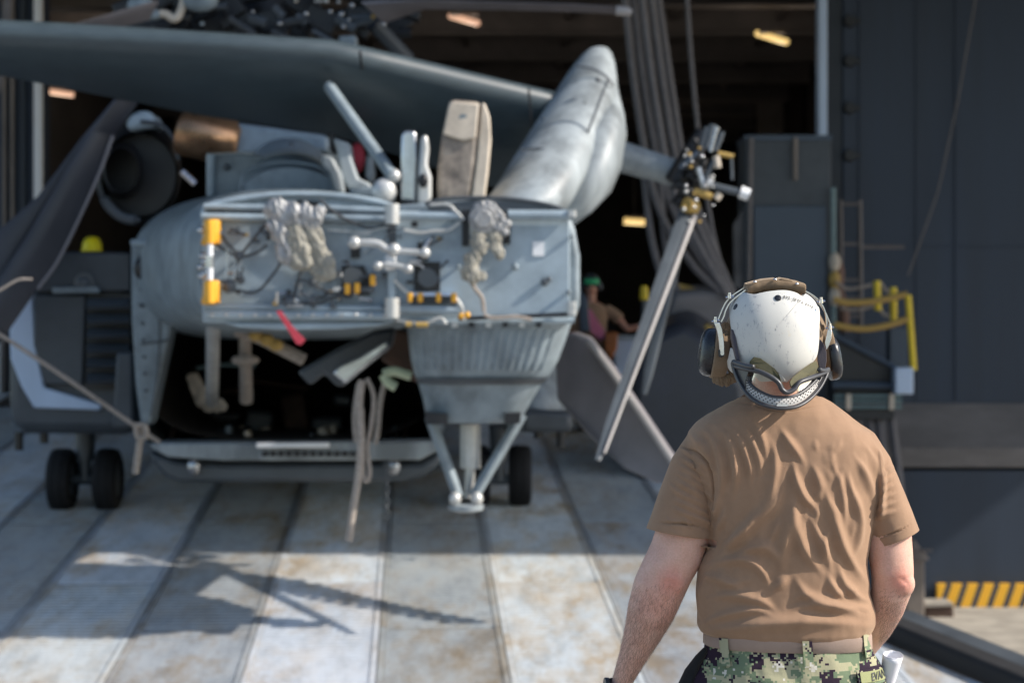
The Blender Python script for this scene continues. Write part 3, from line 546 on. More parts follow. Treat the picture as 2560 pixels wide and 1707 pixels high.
for px, py, r in ((1288, 667, 9), (1430, 590, 6), (1000, 592, 6), (1146, 667, 6), (1362, 705, 10), (1372, 698, 7), (1422, 730, 6)): mb = MB(); mb.ball(W(px, py, FD-.05), (S(r, FD), .02, S(r, FD)), 12, 6); mb.build('drain_cap', M['heli' if px < 1360 or px > 1400 else 'heli_dark'], pf)
mb = MB(); mb.tube([W(1208, 548, FD-.2), W(1208, 548, FD-.06)], S(36, FD), 24); mb.tube([W(1208, 548, FD-.22), W(1208, 548, FD-.2)], S(24, FD), 20); mb.build('flexible_duct', M['foil'], pf, bevel=.01)
for pts, r, mm, sd_ in (([(1195, 520), (1225, 515), (1255, 545), (1262, 580)], 11, 'foil', 11), ([(1195, 590), (1200, 620), (1182, 650), (1170, 680), (1190, 690)], 19, 'foil_tan', 12), ([(1170, 685), (1195, 690), (1208, 690)], 10, 'foil_tan', 13), ([(1235, 590), (1240, 610), (1250, 632)], 15, 'foil_tan', 14), ([(1225, 560), (1245, 570), (1268, 560)], 12, 'foil', 15)):
    blob(pts, r, FD-.18, M[mm], 'insulation_bundle', pf, sd_)
cables([[(1175, 700), (1190, 725), (1205, 745), (1210, 780)], [(1210, 785), (1230, 795), (1290, 792), (1330, 800)]], FD-.1, .014, 'rope', pf, 'wire_bundle')
cables([[(1010, 575), (1050, 582), (1080, 578), (1120, 575), (1150, 555)], [(1075, 512), (1120, 512), (1140, 530), (1160, 550)], [(985, 700), (1010, 725), (1030, 740)], [(1140, 745), (1155, 770), (1160, 800)], [(990, 800), (1060, 806), (1100, 795), (1115, 810)]], FD-.1, .011, 'pale_metal', pf)
mb = MB(); mb.prism([(1028, 740), (1142, 740), (1142, 762), (1028, 760)], FD-.05, .03); mb.build('cable_tray', M['louver'], pf)
mb = MB(); mb.prism([(1030, 731), (1138, 731), (1138, 740), (1030, 740)], FD-.1, .06); mb.build('cable_rail', M['bluestrip'], pf)
for px in (1025, 1050, 1096, 1134): mb = MB(); mb.prism([(px-7, 732), (px+7, 732), (px+6, 756), (px-6, 756)], FD-.14, .05); mb.build('orange_clamp', M['yellow'], pf, bevel=.01)
for px, py in ((1153, 790), (1168, 787)): mb = MB(); mb.ball(W(px, py, FD-.14), .022, 10, 8); mb.build('orange_clamp', M['yellow'], pf)
for a, b in (((1015, 811), (1030, 811)), ((1040, 811), (1070, 812))): mb = MB(); mb.tube([W(*a, FD-.14), W(*b, FD-.14)], .018, 8); mb.build('orange_clamp', M['chain_yellow'], pf)
# keel below the fold face
def keel(rows, nm, m, D0=14.25, b=.68):
    mb = MB(); mb.hloft([(W((l+r)/2, y, FD).x, D0, W(0, y, FD).z, S((r-l)/2, FD), b*(r-l)/425, 3.2) for y, l, r in rows], 56); return mb.build(nm, m, H, ang=50)
keel([(1062, 1062, 1298), (1050, 1056, 1308), (1000, 1046, 1336), (957, 1034, 1362)], 'keel', M['heli'])
kl = keel([(956, 1036, 1360), (940, 1026, 1380), (900, 1016, 1402), (850, 1010, 1420), (804, 1006, 1436)], 'upper_keel', M['heli'])
keel([(962, 1033, 1363), (948, 1029, 1378)], 'seam_band', M['louver'], b=.70)
for k in range(17):                                  # corrugation ribs on the keel skin
    x0 = 1050+k*21; mb = MB(); pts = []
    for y, l, r in ((825, 1010, 1428), (870, 1013, 1412), (925, 1022, 1390)):
        u = ((x0-1040)/375)*2-1; c = (l+r)/2; a = (r-l)/2; b = .68*(r-l)/425
        X = c+a*u*.95; Y = 14.25-b*(1-abs(u*.95)**3.2)**(1/3.2)-.004
        pts.append(Vector((W(X, y, FD).x, Y, W(X, y, FD).z)))
    mb.tube(pts, .014, 6); mb.build('skin_rib', M['heli'], kl)
for k in range(6):
    mb = MB(); px = 1130+k*42; mb.prism([(px, 806), (px+14, 806), (px+14, 818), (px, 818)], FD-.06, .05); mb.build('fold_pin', M['black' if k % 2 else 'pale_metal'], kl)
mb = MB(); mb.tube([W(1010, 805, FD-.02), W(1436, 801, FD-.02)], .02, 8); mb.build('keel_edge', M['heli_pale'], kl)
# fin
def fin(rows, b, nm, m, e=2.0):
    mb = MB(); mb.hloft([(W((l+r)/2, y, D).x, D, W(0, y, D).z, S((r-l)/2, D), b*k, e) for y, l, r, D, k in rows], 40); return mb.build(nm, m, H, ang=180)
f1 = fin([(545, 1190, 1400, 14.3, .9), (500, 1216, 1432, 14.4, 1), (430, 1262, 1470, 14.7, 1), (340, 1318, 1510, 15.1, .95), (260, 1370, 1536, 15.4, .85), (200, 1408, 1543, 15.7, .75), (160, 1436, 1538, 15.8, .6), (135, 1458, 1530, 15.9, .45), (122, 1475, 1520, 15.9, .25), (118, 1488, 1510, 15.9, .1)], .42, 'fin', M['fin'])
fin([(560, 1380, 1440, 14.9, .3), (530, 1370, 1480, 14.9, .6), (480, 1370, 1528, 15.0, .9), (420, 1400, 1553, 15.1, 1), (340, 1430, 1566, 15.3, 1), (290, 1460, 1560, 15.5, .9), (240, 1490, 1548, 15.8, .6), (205, 1510, 1543, 15.9, .25)], .46, 'fin_fairing', M['fin'], 2.2)
mb = MB(); mb.prism([(1488, 420), (1545, 350), (1540, 440), (1500, 500), (1470, 520)], 14.55, .03)
for pts, D_ in (([(1440, 165), (1480, 172), (1515, 192), (1535, 215)], 15.32), ([(1300, 375), (1350, 372), (1420, 385)], 14.52), ([(1395, 500), (1450, 380), (1500, 250), (1520, 200)], 14.75)):
    mb = MB(); mb.tube(L(pts, D_), .010, 6); mb.build('panel_joint', M['heli_dark'], f1)
for px, py in ((1330, 300), (1290, 420), (1432, 262), (1446, 282), (1370, 378), (1465, 200), (1250, 470)): mb = MB(); mb.ball(W(px+30, py, 14.5 if py > 300 else 15.0), .02, 8, 6); mb.build('rivet', M['heli_dark'], f1)
# horizontal stabilizer, gull bend at the middle
st = MB()
top = [(-90, 74, 14.3), (200, 84, 14.4), (500, 98, 14.5), (830, 116, 14.6), (960, 142, 14.8), (1200, 195, 15.1), (1400, 240, 15.4)]
bot = [(-90, 168, 15.7), (200, 226, 15.8), (500, 285, 15.9), (830, 335, 16.0), (960, 375, 16.0), (1200, 455, 16.1), (1400, 520, 16.3)]
rings = []
for (a, b, c), (d, e, f) in zip(top, bot):
    P, Q = W(a, b, c), W(d, e, f); dn = (Q-P); nrm = Vector((0, -dn.z, dn.y)).normalized()*-1
    if nrm.y > 0: nrm = -nrm
    r = []
    for t, h in ((0, 0), (.012, -.055), (.06, -.11), (.25, -.15), (.6, -.09), (1, -.01), (1, .01), (.6, .09), (.25, .13), (.06, .10), (.012, .05)): r.append(P+dn*t+nrm*(-h)+Vector((0, 0, 0)))
    rings.append(r)
st.loft(rings); sb_ = st.build('stabilizer', M['stab'], H, ang=50)
for p in (900, 1322): mb = MB(); mb.tube([W(p, 130 if p == 900 else 222, 14.5 if p == 900 else 15.1), W(p+8, 200 if p == 900 else 330, 14.9 if p == 900 else 15.2)], .01, 6); mb.build('panel_joint', M['black'], sb_)
mb = MB(); mb.tube([W(826, 222, 14.7), W(985, 445, 13.9)], [(.07, .045)]*2, 14); mb.build('stabilizer_strut', M['heli'], H)
mb = MB(); mb.ball(W(960, 480, 13.9), (.09, .07, .1), 12, 8); mb.ball(W(985, 440, 13.9), .05, 10, 8); mb.build('strut_fitting', M['pale_metal'], H)
# upright panels standing on the fold line
mb = MB(); mb.prism([(1000, 500), (1003, 335), (1012, 326), (1040, 328), (1044, 400), (1040, 505)], 13.9, .14); q = mb.build('fold_fairing', M['shaft'], H, bevel=.03)
mb = MB(); mb.prism([(1042, 508), (1046, 430), (1052, 340), (1068, 336), (1072, 370), (1068, 410), (1078, 440), (1078, 495), (1062, 512)], 13.86, .14); mb.build('bracket', M['pale_metal'], q, bevel=.02)
mb = MB(); mb.ball(W(1058, 452, 13.84), (.035, .02, .05), 10, 6); mb.build('bracket_hole', M['black'], q)
A = [W(a, b, 14.0) for a, b in ((1092, 500), (1094, 420), (1106, 330), (1122, 256), (1130, 249), (1202, 256), (1190, 400), (1176, 500))]
mb = MB(); mb.hull2(A, [p+Vector((0, .30, .02)) for p in A]); q = mb.build('drive_shaft_cover', M['tanbrown'], H, bevel=.03)
A = [W(a, b, 13.97) for a, b in ((1107, 335), (1122, 262), (1130, 254), (1197, 260), (1190, 345), (1160, 352), (1130, 344))]; mb = MB(); mb.hull2(A, [p+Vector((0, .03, 0)) for p in A]); mb.build('cover_cap', M['tan'], q, bevel=.01)
A = [W(a, b, 14.0) for a, b in ((1178, 500), (1192, 400), (1204, 257), (1212, 258), (1224, 290), (1227, 340), (1220, 420), (1210, 500))]
mb = MB(); mb.hull2(A, [p+Vector((0, .34, 0)) for p in A]); mb.build('cover_side', M['tan'], q, bevel=.02)
mb = MB(); mb.tube([W(1158, 296, 13.97), W(1158, 296, 14.02)], .03, 12); mb.build('cover_bolt', M['heli'], q)
# tail rotor
tr = MB(); tr.tube([W(1530, 385, 16.2), W(1712, 440, 16.2)], [S(40, 16.2), S(33, 16.2)], 20); tg = tr.build('tail_rotor_gearbox', M['fin'], H)
mb = MB(); D = 16
mb.tube([W(1690, 460, D), W(1760, 330, D)], [S(34, D), S(22, D)], 14)
mb.tube([W(1700, 520, D), W(1760, 430, D)], [S(26, D), S(30, D)], 12)
for k in range(38):
    a = random.random(); px = 1700+70*a+random.uniform(-34, 34); py = 520-170*a+random.uniform(-30, 30)
    mb.box(W(px, py, D-.1-random.random()*.15), (S(random.uniform(6, 20), D), .08, S(random.uniform(6, 24), D)), Matrix.Rotation(random.uniform(-1, 1), 3, 'Y'))
hub = mb.build('tail_rotor_hub', M['black'], H, bevel=.008)
for (a, b, r, mm) in (((1752, 375), (1768, 318), .022, 'heli_dark'), ((1766, 372), (1782, 312), .028, 'heli_dark'), ((1776, 380), (1792, 318), .022, 'steel'), ((1788, 378), (1806, 330), .022, 'heli_dark'), ((1790, 390), (1794, 420), .03, 'tan'),
                      ((1745, 420), (1760, 470), .025, 'steel'), ((1760, 455), (1785, 400), .02, 'heli_dark'), ((1795, 384), (1834, 392), .02, 'chain_yellow'), ((1828, 385), (1830, 450), .012, 'heli_dark'), ((1770, 462), (1850, 482), .03, 'heli_dark'),
                      ((1735, 478), (1780, 492), .03, 'chain_yellow'), ((1790, 498), (1800, 485), .03, 'tan'), ((1850, 480), (1872, 488), .05, 'white'), ((1765, 455), (1778, 462), .05, 'pale_metal'), ((1700, 420), (1745, 380), .02, 'navy')):
    mb = MB(); mb.tube([W(*a, D-.32), W(*b, D-.32)], r, 10); mb.build('pitch_link', M[mm], hub)
for _ in range(24):
    px, py = 1725+random.uniform(-20, 60), 560-random.uniform(0, 190); mb = MB(); mb.ball(W(px, py, D-.36), random.uniform(.009, .02), 8, 6); mb.build('fastener', M[random.choice(('steel', 'steel', 'chain_yellow', 'pale_metal'))], hub)
def rblade(a, b, wa, wb, D0, D1, m, edge, nm='tail_rotor_blade', par=H):
    P0, P1 = W(*a, D0), W(*b, D1); mb = MB()
    t = (P1-P0).normalized(); sd = Vector((t.z, 0, -t.x)).normalized(); up = t.cross(sd)
    rings = []
    for k in range(9):
        f = k/8; c = P0.lerp(P1, f); w = S(wa+(wb-wa)*f, D0)/2*(1 if k < 8 else .6); h = w*.32
        rings.append([c+sd*(w*u)+up*(h*v) for u, v in ((-1, 0), (-.9, .7), (-.5, 1), (.2, .7), (1, 0), (.2, -.7), (-.5, -1), (-.9, -.7))])
    mb.loft(rings); o = mb.build(nm, m, par, ang=60)
    if edge:
        mb = MB(); mb.tube([P0.lerp(P1, .02)-sd*S(wa/2*.8, D0)-Vector((0, .035, 0)), P0.lerp(P1, .97)-sd*S(wb/2*.7, D0)-Vector((0, .035, 0))], [S(wa*.15, D0), S(wb*.15, D0)], 8); mb.build('leading_edge', M[edge], o)
    return o
rblade((1724, 520), (1494, 1150), 44, 22, 15.8, 13.8, M['heli_dark'], 'blade_l')
rblade((1700, 570), (1610, 985), 44, 20, 16.6, 16.3, M['heli_dark'], None)
mb = MB(); mb.tube([W(1715, 512, 15.7), W(1738, 520, 15.75)], S(20, 15.7), 16); mb.build('blade_cuff', M['chain_yellow'], hub)
# tail skid
sk = bpy.data.objects.new('tail_skid', None); COL.objects.link(sk); sk.parent = H; sk.location = W(1165, 1270, 14.2)-Vector(H.location)
D = 14.2
for a, b in (((1075, 1042), (1146, 1240)), ((1305, 1035), (1185, 1240))):
    mb = MB(); mb.tube([W(*a, D), W(*b, D)], [(.055, .04)]*2, 12); o = mb.build('strut', M['heli'], sk)
mb = MB(); mb.tube([W(1176, 1060, D+.1), W(1176, 1170, D+.1)], .075, 14); mb.tube([W(1176, 1170, D+.1), W(1172, 1245, D+.1)], .035, 10); mb.build('shock_absorber', M['pale_metal'], sk)
mb = MB(); cx = W(1165, 1262, D); mb.hloft([(cx.x, D, cx.z-.05, .06, .06, 2), (cx.x, D, cx.z-.035, .12, .11, 2), (cx.x, D, cx.z+.0, .13, .12, 2), (cx.x, D, cx.z+.01, .10, .09, 2)], 24); mb.build('foot_pad', M['fin'], sk)
for px in (1138, 1192): mb = MB(); mb.ball(W(px, 1246, D-.06), (.045, .05, .05), 10, 8); mb.build('pad_lug', M['pale_metal'], sk)
for poly in ([(1062, 1032), (1118, 1034), (1118, 1062), (1066, 1060)], [(1262, 1032), (1302, 1032), (1300, 1058), (1262, 1060)]): mb = MB(); mb.prism(poly, 13.72, .3); mb.build('skid_socket', M['black'], kl)
# sponsons
sl = MB(); pl = [(124, 628), (330, 628), (334, 1086), (60, 1084), (28, 1070), (18, 1000), (19, 830), (46, 757), (82, 704)]
sl.prism(pl, 17.6, 4.6); s1 = sl.build('sponson', M['louver'], H, bevel=.10)
mb = MB(); mb.prism([(84, 702), (48, 757), (23, 828), (25, 895), (52, 965), (84, 1020), (252, 1026), (252, 1010), (110, 968), (90, 860), (82, 760)], 17.53, .06); mb.build('pale_band', M['bluestrip'], s1, bevel=.02)
mb = MB(); mb.prism([(86, 738), (84, 860), (110, 960), (206, 962), (214, 738)], 17.5, .06); mb.build('panel', M['louver'], s1, bevel=.015)
mb = MB(); mb.prism([(125, 632), (326, 632), (326, 728), (86, 728)], 17.5, .06); mb.build('panel', M['louver'], s1, bevel=.015)
mb = MB(); mb.prism([(130, 718), (240, 716), (248, 722), (248, 732), (130, 734)], 17.42, .08); mb.build('hinge_strip', M['heli'], s1, bevel=.01)
mb = MB(); mb.tube([W(210, 707, 17.45), W(210, 707, 17.52)], (S(26, 17.5)), 18, flat=1); mb.ball(W(208, 706, 17.44), (.06, .02, .05), 10, 6); mb.build('filler_cap', M['heli_dark'], s1)
for k in range(6):
    y0 = 752+k*37; mb = MB(); A = [W(218, y0-6, 17.46), W(324, y0-6, 17.46), W(324, y0+12, 17.32), W(216, y0+14, 17.32)]
    mb.hull2(A, [p+Vector((0, .05, -.03)) for p in A]); mb.build('louver_slat', M['heli_dark'], s1)
mb = MB(); mb.prism([(215, 735), (326, 735), (326, 975), (215, 975)], 17.55, .03); mb.build('louver_recess', M['black'], s1)
mb = MB(); mb.prism([(290, 880), (332, 878), (334, 1070), (280, 1072)], 17.2, .3); mb.build('step_fairing', M['louver'], s1, bevel=.03)
for px, y1 in ((47, 1125), (110, 1108)): mb = MB(); mb.tube([W(px, 1080, 17.9), W(px, y1, 17.9)], .04, 8); mb.build('drain_mast', M['black'], s1)
sl = MB(); sl.hloft([(W(1340, 0, 17.9).x, 19.6, W(0, 1083, 17.9).z, S(88, 18), 1.6, 3), (W(1345, 0, 17.9).x, 19.6, W(0, 1040, 17.9).z, S(96, 18), 1.9, 2.4), (W(1345, 0, 17.9).x, 19.7, W(0, 980, 17.9).z, S(90, 18), 1.8, 2.4), (W(1330, 0, 17.9).x, 19.8, W(0, 915, 17.9).z, S(66, 18), 1.6, 2.4), (W(1310, 0, 17.9).x, 19.9, W(0, 870, 17.9).z, S(30, 18), 1.2, 2.4)], 40)
s2 = sl.build('sponson', M['fin'], H, ang=180)
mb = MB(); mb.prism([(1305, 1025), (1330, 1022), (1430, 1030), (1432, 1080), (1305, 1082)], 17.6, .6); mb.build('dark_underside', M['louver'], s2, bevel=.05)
for px, y1 in ((1345, 1095), (1403, 1118)): mb = MB(); mb.tube([W(px, 1070, 17.8), W(px, y1, 17.8)], .04, 8); mb.build('drain_mast', M['black'], s2)
# landing gear
def wheel(cx, cy0, cy1, wpx, D):
    r = S((cy1-cy0)/2, D); c = W(cx, (cy0+cy1)/2, D); w = S(wpx, D)
    e = bpy.data.objects.new('wheel', None); COL.objects.link(e); e.parent = H; e.location = c-Vector(H.location)
    mb = MB(); rings = []
    prof = [(-.5, .62), (-.5, .82), (-.42, .95), (-.2, 1), (-.18, .975), (-.14, 1), (.14, 1), (.18, .975), (.2, 1), (.42, .95), (.5, .82), (.5, .62)]
    for a in range(40):
        q = 2*math.pi*a/40; rings.append([c+Vector((u*w, math.cos(q)*r*v, math.sin(q)*r*v)) for u, v in prof])
    n = len(prof); vs = [p for rr in rings for p in rr]; fs = [(k*n+i, k*n+(i+1) % n, ((k+1) % 40)*n+(i+1) % n, ((k+1) % 40)*n+i) for k in range(40) for i in range(n)]
    mb.add(vs, fs); mb.build('tyre', M['rubber'], e)
    mb = MB(); mb.tube([c+Vector((-w*.38, 0, 0)), c+Vector((w*.38, 0, 0))], r*.63, 24, ref=(0, 1, 0)); mb.build('rim', M['heli_dark'], e)
wheel(156, 1120, 1277, 58, 18.9); wheel(270, 1120, 1277, 58, 18.9); wheel(1300, 1112, 1264, 58, 19.1); wheel(1196, 1112, 1264, 58, 19.1)
for px in (213, 1248):
    mb = MB(); mb.tube([W(px, 1060, 18.9), W(px, 1150, 18.9)], [.10, .085], 14); mb.tube([W(px-40, 1198, 18.9), W(px+40, 1198, 18.9)], .05, 10); mb.tube([W(px, 1140, 18.9), W(px, 1200, 18.9)], .06, 12); mb.build('gear_leg', M['heli_dark'], H)
# engines, cowlings and exhaust
mb = MB(); mb.loft([ring(250, 445, 330, 545, 17.4, 2), ring(240, 455, 300, 560, 17.9, 2), ring(235, 450, 290, 565, 19, 2), ring(270, 430, 330, 530, 20.5, 2)], cap0=False); en = mb.build('engine_nacelle', M['black'], H, ang=60)
mb = MB(); mb.loft([ring(262, 345, 370, 480, 17.1, 2), ring(255, 360, 355, 500, 17.6, 2)], cap0=False); mb.build('intake_barrel', M['black'], en)
mb = MB(); mb.loft([ring(258, 440, 335, 540, 17.55, 2), ring(300, 400, 385, 490, 18.0, 2)]); mb.build('intake_cone', M['black'], en)
mb = MB(); mb.tube(L([(352, 305), (400, 312), (436, 350), (446, 400)], 17.3), .02, 10); mb.build('lip_highlight', M['louver'], en)
mb = MB(); mb.prism([(312, 308), (325, 288), (345, 278), (372, 276), (388, 296), (392, 318), (350, 322), (320, 330)], 17.3, .4); mb.build('nacelle_bracket', M['heli_pale'], en, bevel=.06)
mb = MB(); mb.tube(L([(258, 492), (278, 522), (310, 545), (350, 550)], 17.25), [.02]+[.045]*16+[.02]*2, 10); mb.build('nacelle_lip', M['heli_dark'], en)
mb = MB(); mb.tube([W(448, 330, 17.3), W(456, 332, 17.3), W(520, 345, 17.4), W(572, 356, 17.5), W(600, 362, 17.5)], [S(50, 17), S(58, 17), S(60, 17), S(62, 17), S(48, 17)], 32); mb.build('exhaust_duct', M['bronze'], H, ang=60)
mb = MB(); mb.tube([W(455, 430, 17), W(488, 460, 17)], .03, 8); mb.build('tie_rod', M['steel'], H)
mb = MB(); mb.prism([(560, 302), (820, 338), (824, 380), (560, 390), (545, 400), (530, 380)], 17.4, 1.4); mb.build('engine_cowl', M['heli_pale'], H, bevel=.05)
mb = MB(); mb.loft([ring(598, 850, 420, 560, 15.4, 2, et=2), ring(606, 838, 392, 540, 15.8, 2), ring(610, 830, 360, 540, 16.6, 2), ring(612, 826, 345, 540, 17.3, 2)]); dc = mb.build('oil_cooler_duct', M['heli'], H, ang=40)
mb = MB(); mb.tube(L([(600, 480), (615, 430), (680, 408), (750, 408), (810, 425), (840, 480)], 15.38), .012, 8); mb.build('duct_band', M['heli'], dc)
mb = MB(); mb.prism([(521, 384), (600, 380), (660, 388), (640, 470), (600, 500), (522, 500)], 16.0, .9); bxo = mb.build('tail_cowl', M['heli'], H, bevel=.03)
mb = MB(); mb.tube([W(527, 386, 15.97), W(527, 490, 15.97)], .035, 8); mb.build('cowl_edge', M['heli_pale'], bxo)
mb = MB(); mb.ball(W(567, 418, 15.97), .03, 8, 6); mb.ball(W(728, 366, 16.5), .03, 8, 6); mb.build('latch', M['heli_dark'], bxo)
def curvedrib(pts, w, D, nm='cowl_hinge_arm'):
    P = [W(a, b, D) for a, b in pts]; mb = MB(); mb.hull2(P, [p+Vector((0, w, 0)) for p in P]); return mb.build(nm, M['fin'], H, bevel=.02)
curvedrib([(832, 344), (875, 358), (880, 400), (895, 445), (925, 458), (930, 475), (870, 472), (852, 440), (845, 390)], .25, 15.1)
curvedrib([(805, 385), (830, 392), (850, 430), (858, 480), (838, 482), (822, 430), (803, 412)], .25, 14.9)
curvedrib([(915, 385), (932, 392), (936, 440), (925, 460), (912, 440)], .2, 15.3)
mb = MB(); mb.ball(W(893, 395, 15.6), (.06, .05, .12), 10, 8); mb.build('red_cover', M['red'], H)
mb = MB(); mb.prism([(870, 470), (975, 462), (985, 500), (880, 495)], 14.6, .3); mb.build('cowl_shelf', M['heli'], H, bevel=.03)
mb = MB(); mb.prism([(823, 333), (833, 333), (833, 375), (823, 375)], 15.2, .4); mb.build('dark_gap', M['black'], H)
# rotor head: crowded dark machinery with glinting bolts
rh = bpy.data.objects.new('rotor_head', None); COL.objects.link(rh); rh.parent = H; rh.location = W(650, 30, 18)-Vector(H.location)
mb = MB()
mb.tube([W(650, 110, 18.6), W(650, -60, 18.6)], [.5, .35], 20)
for k in range(90):
    px, py, D = random.uniform(330, 1010), random.uniform(-50, 88), random.uniform(17.3, 19.3)
    mb.box(W(px, py, D), (random.uniform(.06, .45), random.uniform(.1, .3), random.uniform(.05, .22)), Matrix.Rotation(random.uniform(-.7, .7), 3, 'Y'))
hubm = stuff(mb.build('hub_machinery', M['black'], rh, bevel=.012))
for k in range(22):
    px, py, D = random.uniform(340, 1000), random.uniform(-30, 90), 17.2
    a = random.uniform(-.9, .9); l = random.uniform(20, 90); mb = MB(); mb.tube([W(px, py, D), W(px+math.cos(a)*l, py+math.sin(a)*l, D)], random.uniform(.02, .05), 8); mb.build('damper_rod', M[random.choice(('black', 'heli_dark', 'cable', 'louver'))], rh)
for px, py, mm in ((846, 6, 'steel'), (854, 36, 'steel'), (858, 68, 'steel'), (933, 42, 'chain_yellow'), (952, 40, 'steel'), (948, 6, 'steel'), (765, 35, 'steel'), (632, 30, 'steel'), (872, 50, 'steel'), (826, 30, 'steel'), (880, 14, 'steel'), (790, 4, 'pale_metal'), (800, 4, 'pale_metal'), (815, 3, 'pale_metal'), (505, 60, 'heli'), (740, 3, 'tan'), (960, 62, 'steel'), (700, 60, 'steel')):
    mb = MB(); mb.ball(W(px, py, 17.1), random.uniform(.012, .028), 10, 8); mb.build('bolt', M[mm], rh)
mb = MB(); mb.tube(L([(505, 10), (500, -20), (490, -40)], 17), .09, 12); mb.build('blade_sleeve', M['pale_metal'], rh)
mb = MB(); mb.tube(L([(462, -20), (455, 20), (438, 48), (410, 35), (380, 42)], 17), .035, 8); mb.build('hydraulic_hose', M['tan'], rh)
mb = MB(); mb.ball(W(380, 38, 17), (.09, .06, .05), 10, 8); mb.ball(W(352, 15, 17), (.12, .1, .09), 10, 8); mb.ball(W(500, 2, 17), (.16, .1, .1), 12, 8); mb.build('blade_root_fitting', M['heli'], rh)
mb = MB(); mb.prism([(845, 90), (890, 88), (892, 118), (848, 118)], 17, .2); mb.build('servo', M['heli'], rh, bevel=.02)
mb = MB(); mb.tube([W(935, 60, 17.4), W(1020, 150, 17.6)], .07, 10); mb.build('pitch_rod', M['louver'], rh)
# folded main rotor blades
def slab_blade(rows, m, nm='main_rotor_blade', th=.05):
    mb = MB(); rings = []
    for (x0, y0, x1, y1, D) in rows:
        P, Q = W(x0, y0, D), W(x1, y1, D+.12); d = Q-P
        rings.append([P+d*u+Vector((0, v*th, 0)) for u, v in ((0, 0), (.04, -.8), (.2, -1.3), (.5, -1), (1, -.1), (1, .1), (.5, .8), (.2, 1), (.04, .7))])
    mb.loft(rings); return mb.build(nm, m, H, ang=50)
slab_blade([(285, 250, 345, 258, 17.2), (200, 350, 272, 362, 17.1), (95, 490, 180, 505, 17.0), (-20, 590, 120, 640, 16.9), (-60, 680, 60, 770, 16.8), (-110, 740, 0, 860, 16.7)], M['blade'])
slab_blade([(225, 330, 285, 340, 17.0), (150, 450, 238, 455, 16.9), (60, 600, 150, 640, 16.8), (0, 690, 95, 720, 16.7), (-60, 800, 20, 830, 16.6)], M['blade'])
mb = MB(); mb.tube(L([(283, 340), (240, 455), (152, 640), (95, 722)], 16.6), .014, 8); mb.build('blade_edge', M['blade_m'], H)
slab_blade([(395, 2, 372, 52, 16.5), (300, 28, 290, 72, 16.3), (150, 72, 130, 96, 16), (60, 100, 50, 125, 15.8)], M['blade_m'])
b3 = slab_blade([(900, 4, 960, 60, 17), (1060, 0, 1060, 24, 17), (1250, 6, 1250, 26, 17), (1400, 10, 1400, 30, 17), (1545, 18, 1545, 36, 17)], M['blade_m'])
mb = MB(); mb.tube([W(1540, 27, 16.95), W(1572, 30, 16.95), W(1580, 32, 16.95)], [(S(9, 17), S(13, 17)), (S(8, 17), S(12, 17)), (S(3, 17), S(5, 17))], 12); mb.build('tip_cap', M['blade_l'], b3)
A = [W(a, b, c) for a, b, c in ((1384, 842, 15.6), (1440, 838, 15.5), (1472, 850, 15.3), (1530, 925, 14.9), (1600, 1025, 14.6), (1690, 1160, 14.2), (1700, 1215, 14.2), (1640, 1210, 14.3), (1560, 1172, 14.5), (1470, 1090, 14.9), (1392, 1000, 15.4))]
mb = MB(); mb.hull2(A, [p+Vector((.03, .09, .03)) for p in A]); b4 = mb.build('main_rotor_blade', M['blade_m'], H, bevel=.02)
mb = MB(); mb.tube([W(1474, 856, 15.25), W(1530, 931, 14.85), W(1600, 1032, 14.55), W(1692, 1170, 14.15)], .026, 8); mb.build('leading_edge', M['blade_l'], b4)
# loose duct panel in the bay
A = [W(a, b, 14.6) for a, b in ((985, 822), (978, 870), (920, 915), (860, 965), (842, 968), (810, 935), (775, 965), (742, 930), (770, 915), (830, 880), (930, 830))]
mb = MB(); mb.hull2(A, [p+Vector((0, .35, .02)) for p in A]); dp = mb.build('ramp_door', M['louver'], H, bevel=.03)
A = [W(a, b, 14.5) for a, b in ((965, 850), (975, 865), (862, 960), (830, 935), (845, 915), (900, 890))]
mb = MB(); mb.hull2(A, [p+Vector((0, .05, 0)) for p in A]); mb.build('shiny_edge', M['shaft'], dp, bevel=.02)
mb = MB(); A = [W(a, b, 15.2) for a, b in ((985, 820), (1025, 830), (1045, 960), (1000, 930), (950, 900))]; mb.hull2(A, [p+Vector((0, .2, 0)) for p in A]); mb.build('ramp_door_skin', M['stain'], dp, bevel=.03)
mb = MB(); mb.tube(L([(958, 935), (985, 928), (1012, 935), (1028, 940)], 14.3), .035, 8); mb.tube(L([(958, 936), (970, 955), (990, 968)], 14.3), .035, 8); tag(mb.build('cargo_hook', mat('hook_green', (.55, .62, .42), .5)), 'pale green hook hanging in the dark bay left of the grey keel', 'hook')
# straps, chain, ribbon: things of their own
def strap(name, label, cat, lst, m, grp=None):
    mb = MB()
    for pts, D, r in lst: mb.tube(L(pts, D), r*.9, 8, ref=(0, 1, 0), flat=1.0)
    return tag(mb.build(name, M[m]), label, cat, grp)
strap('tie_down_strap', 'long tan strap hanging from the bay with its free end below the belly', 'strap', [([(905, 950), (898, 1010), (903, 1080), (900, 1150), (893, 1210), (880, 1290), (872, 1352)], 14.0, .03)], 'rope', 'straps hanging from the bay')
strap('tie_down_strap', 'tan strap doubled into a loop beside the long strap', 'strap', [([(918, 945), (934, 990), (928, 1060), (918, 1120), (924, 1180), (916, 1203), (908, 1185), (906, 1100), (905, 1020)], 14.05, .018), ([(893, 1105), (889, 1040), (899, 960)], 14.1, .028)], 'rope', 'straps hanging from the bay')
strap('tie_down_strap', 'short grey strap hanging furthest right of the tan loops', 'strap', [([(962, 955), (950, 1010), (945, 1070), (938, 1110)], 14.4, .022)], 'rope', 'straps hanging from the bay')
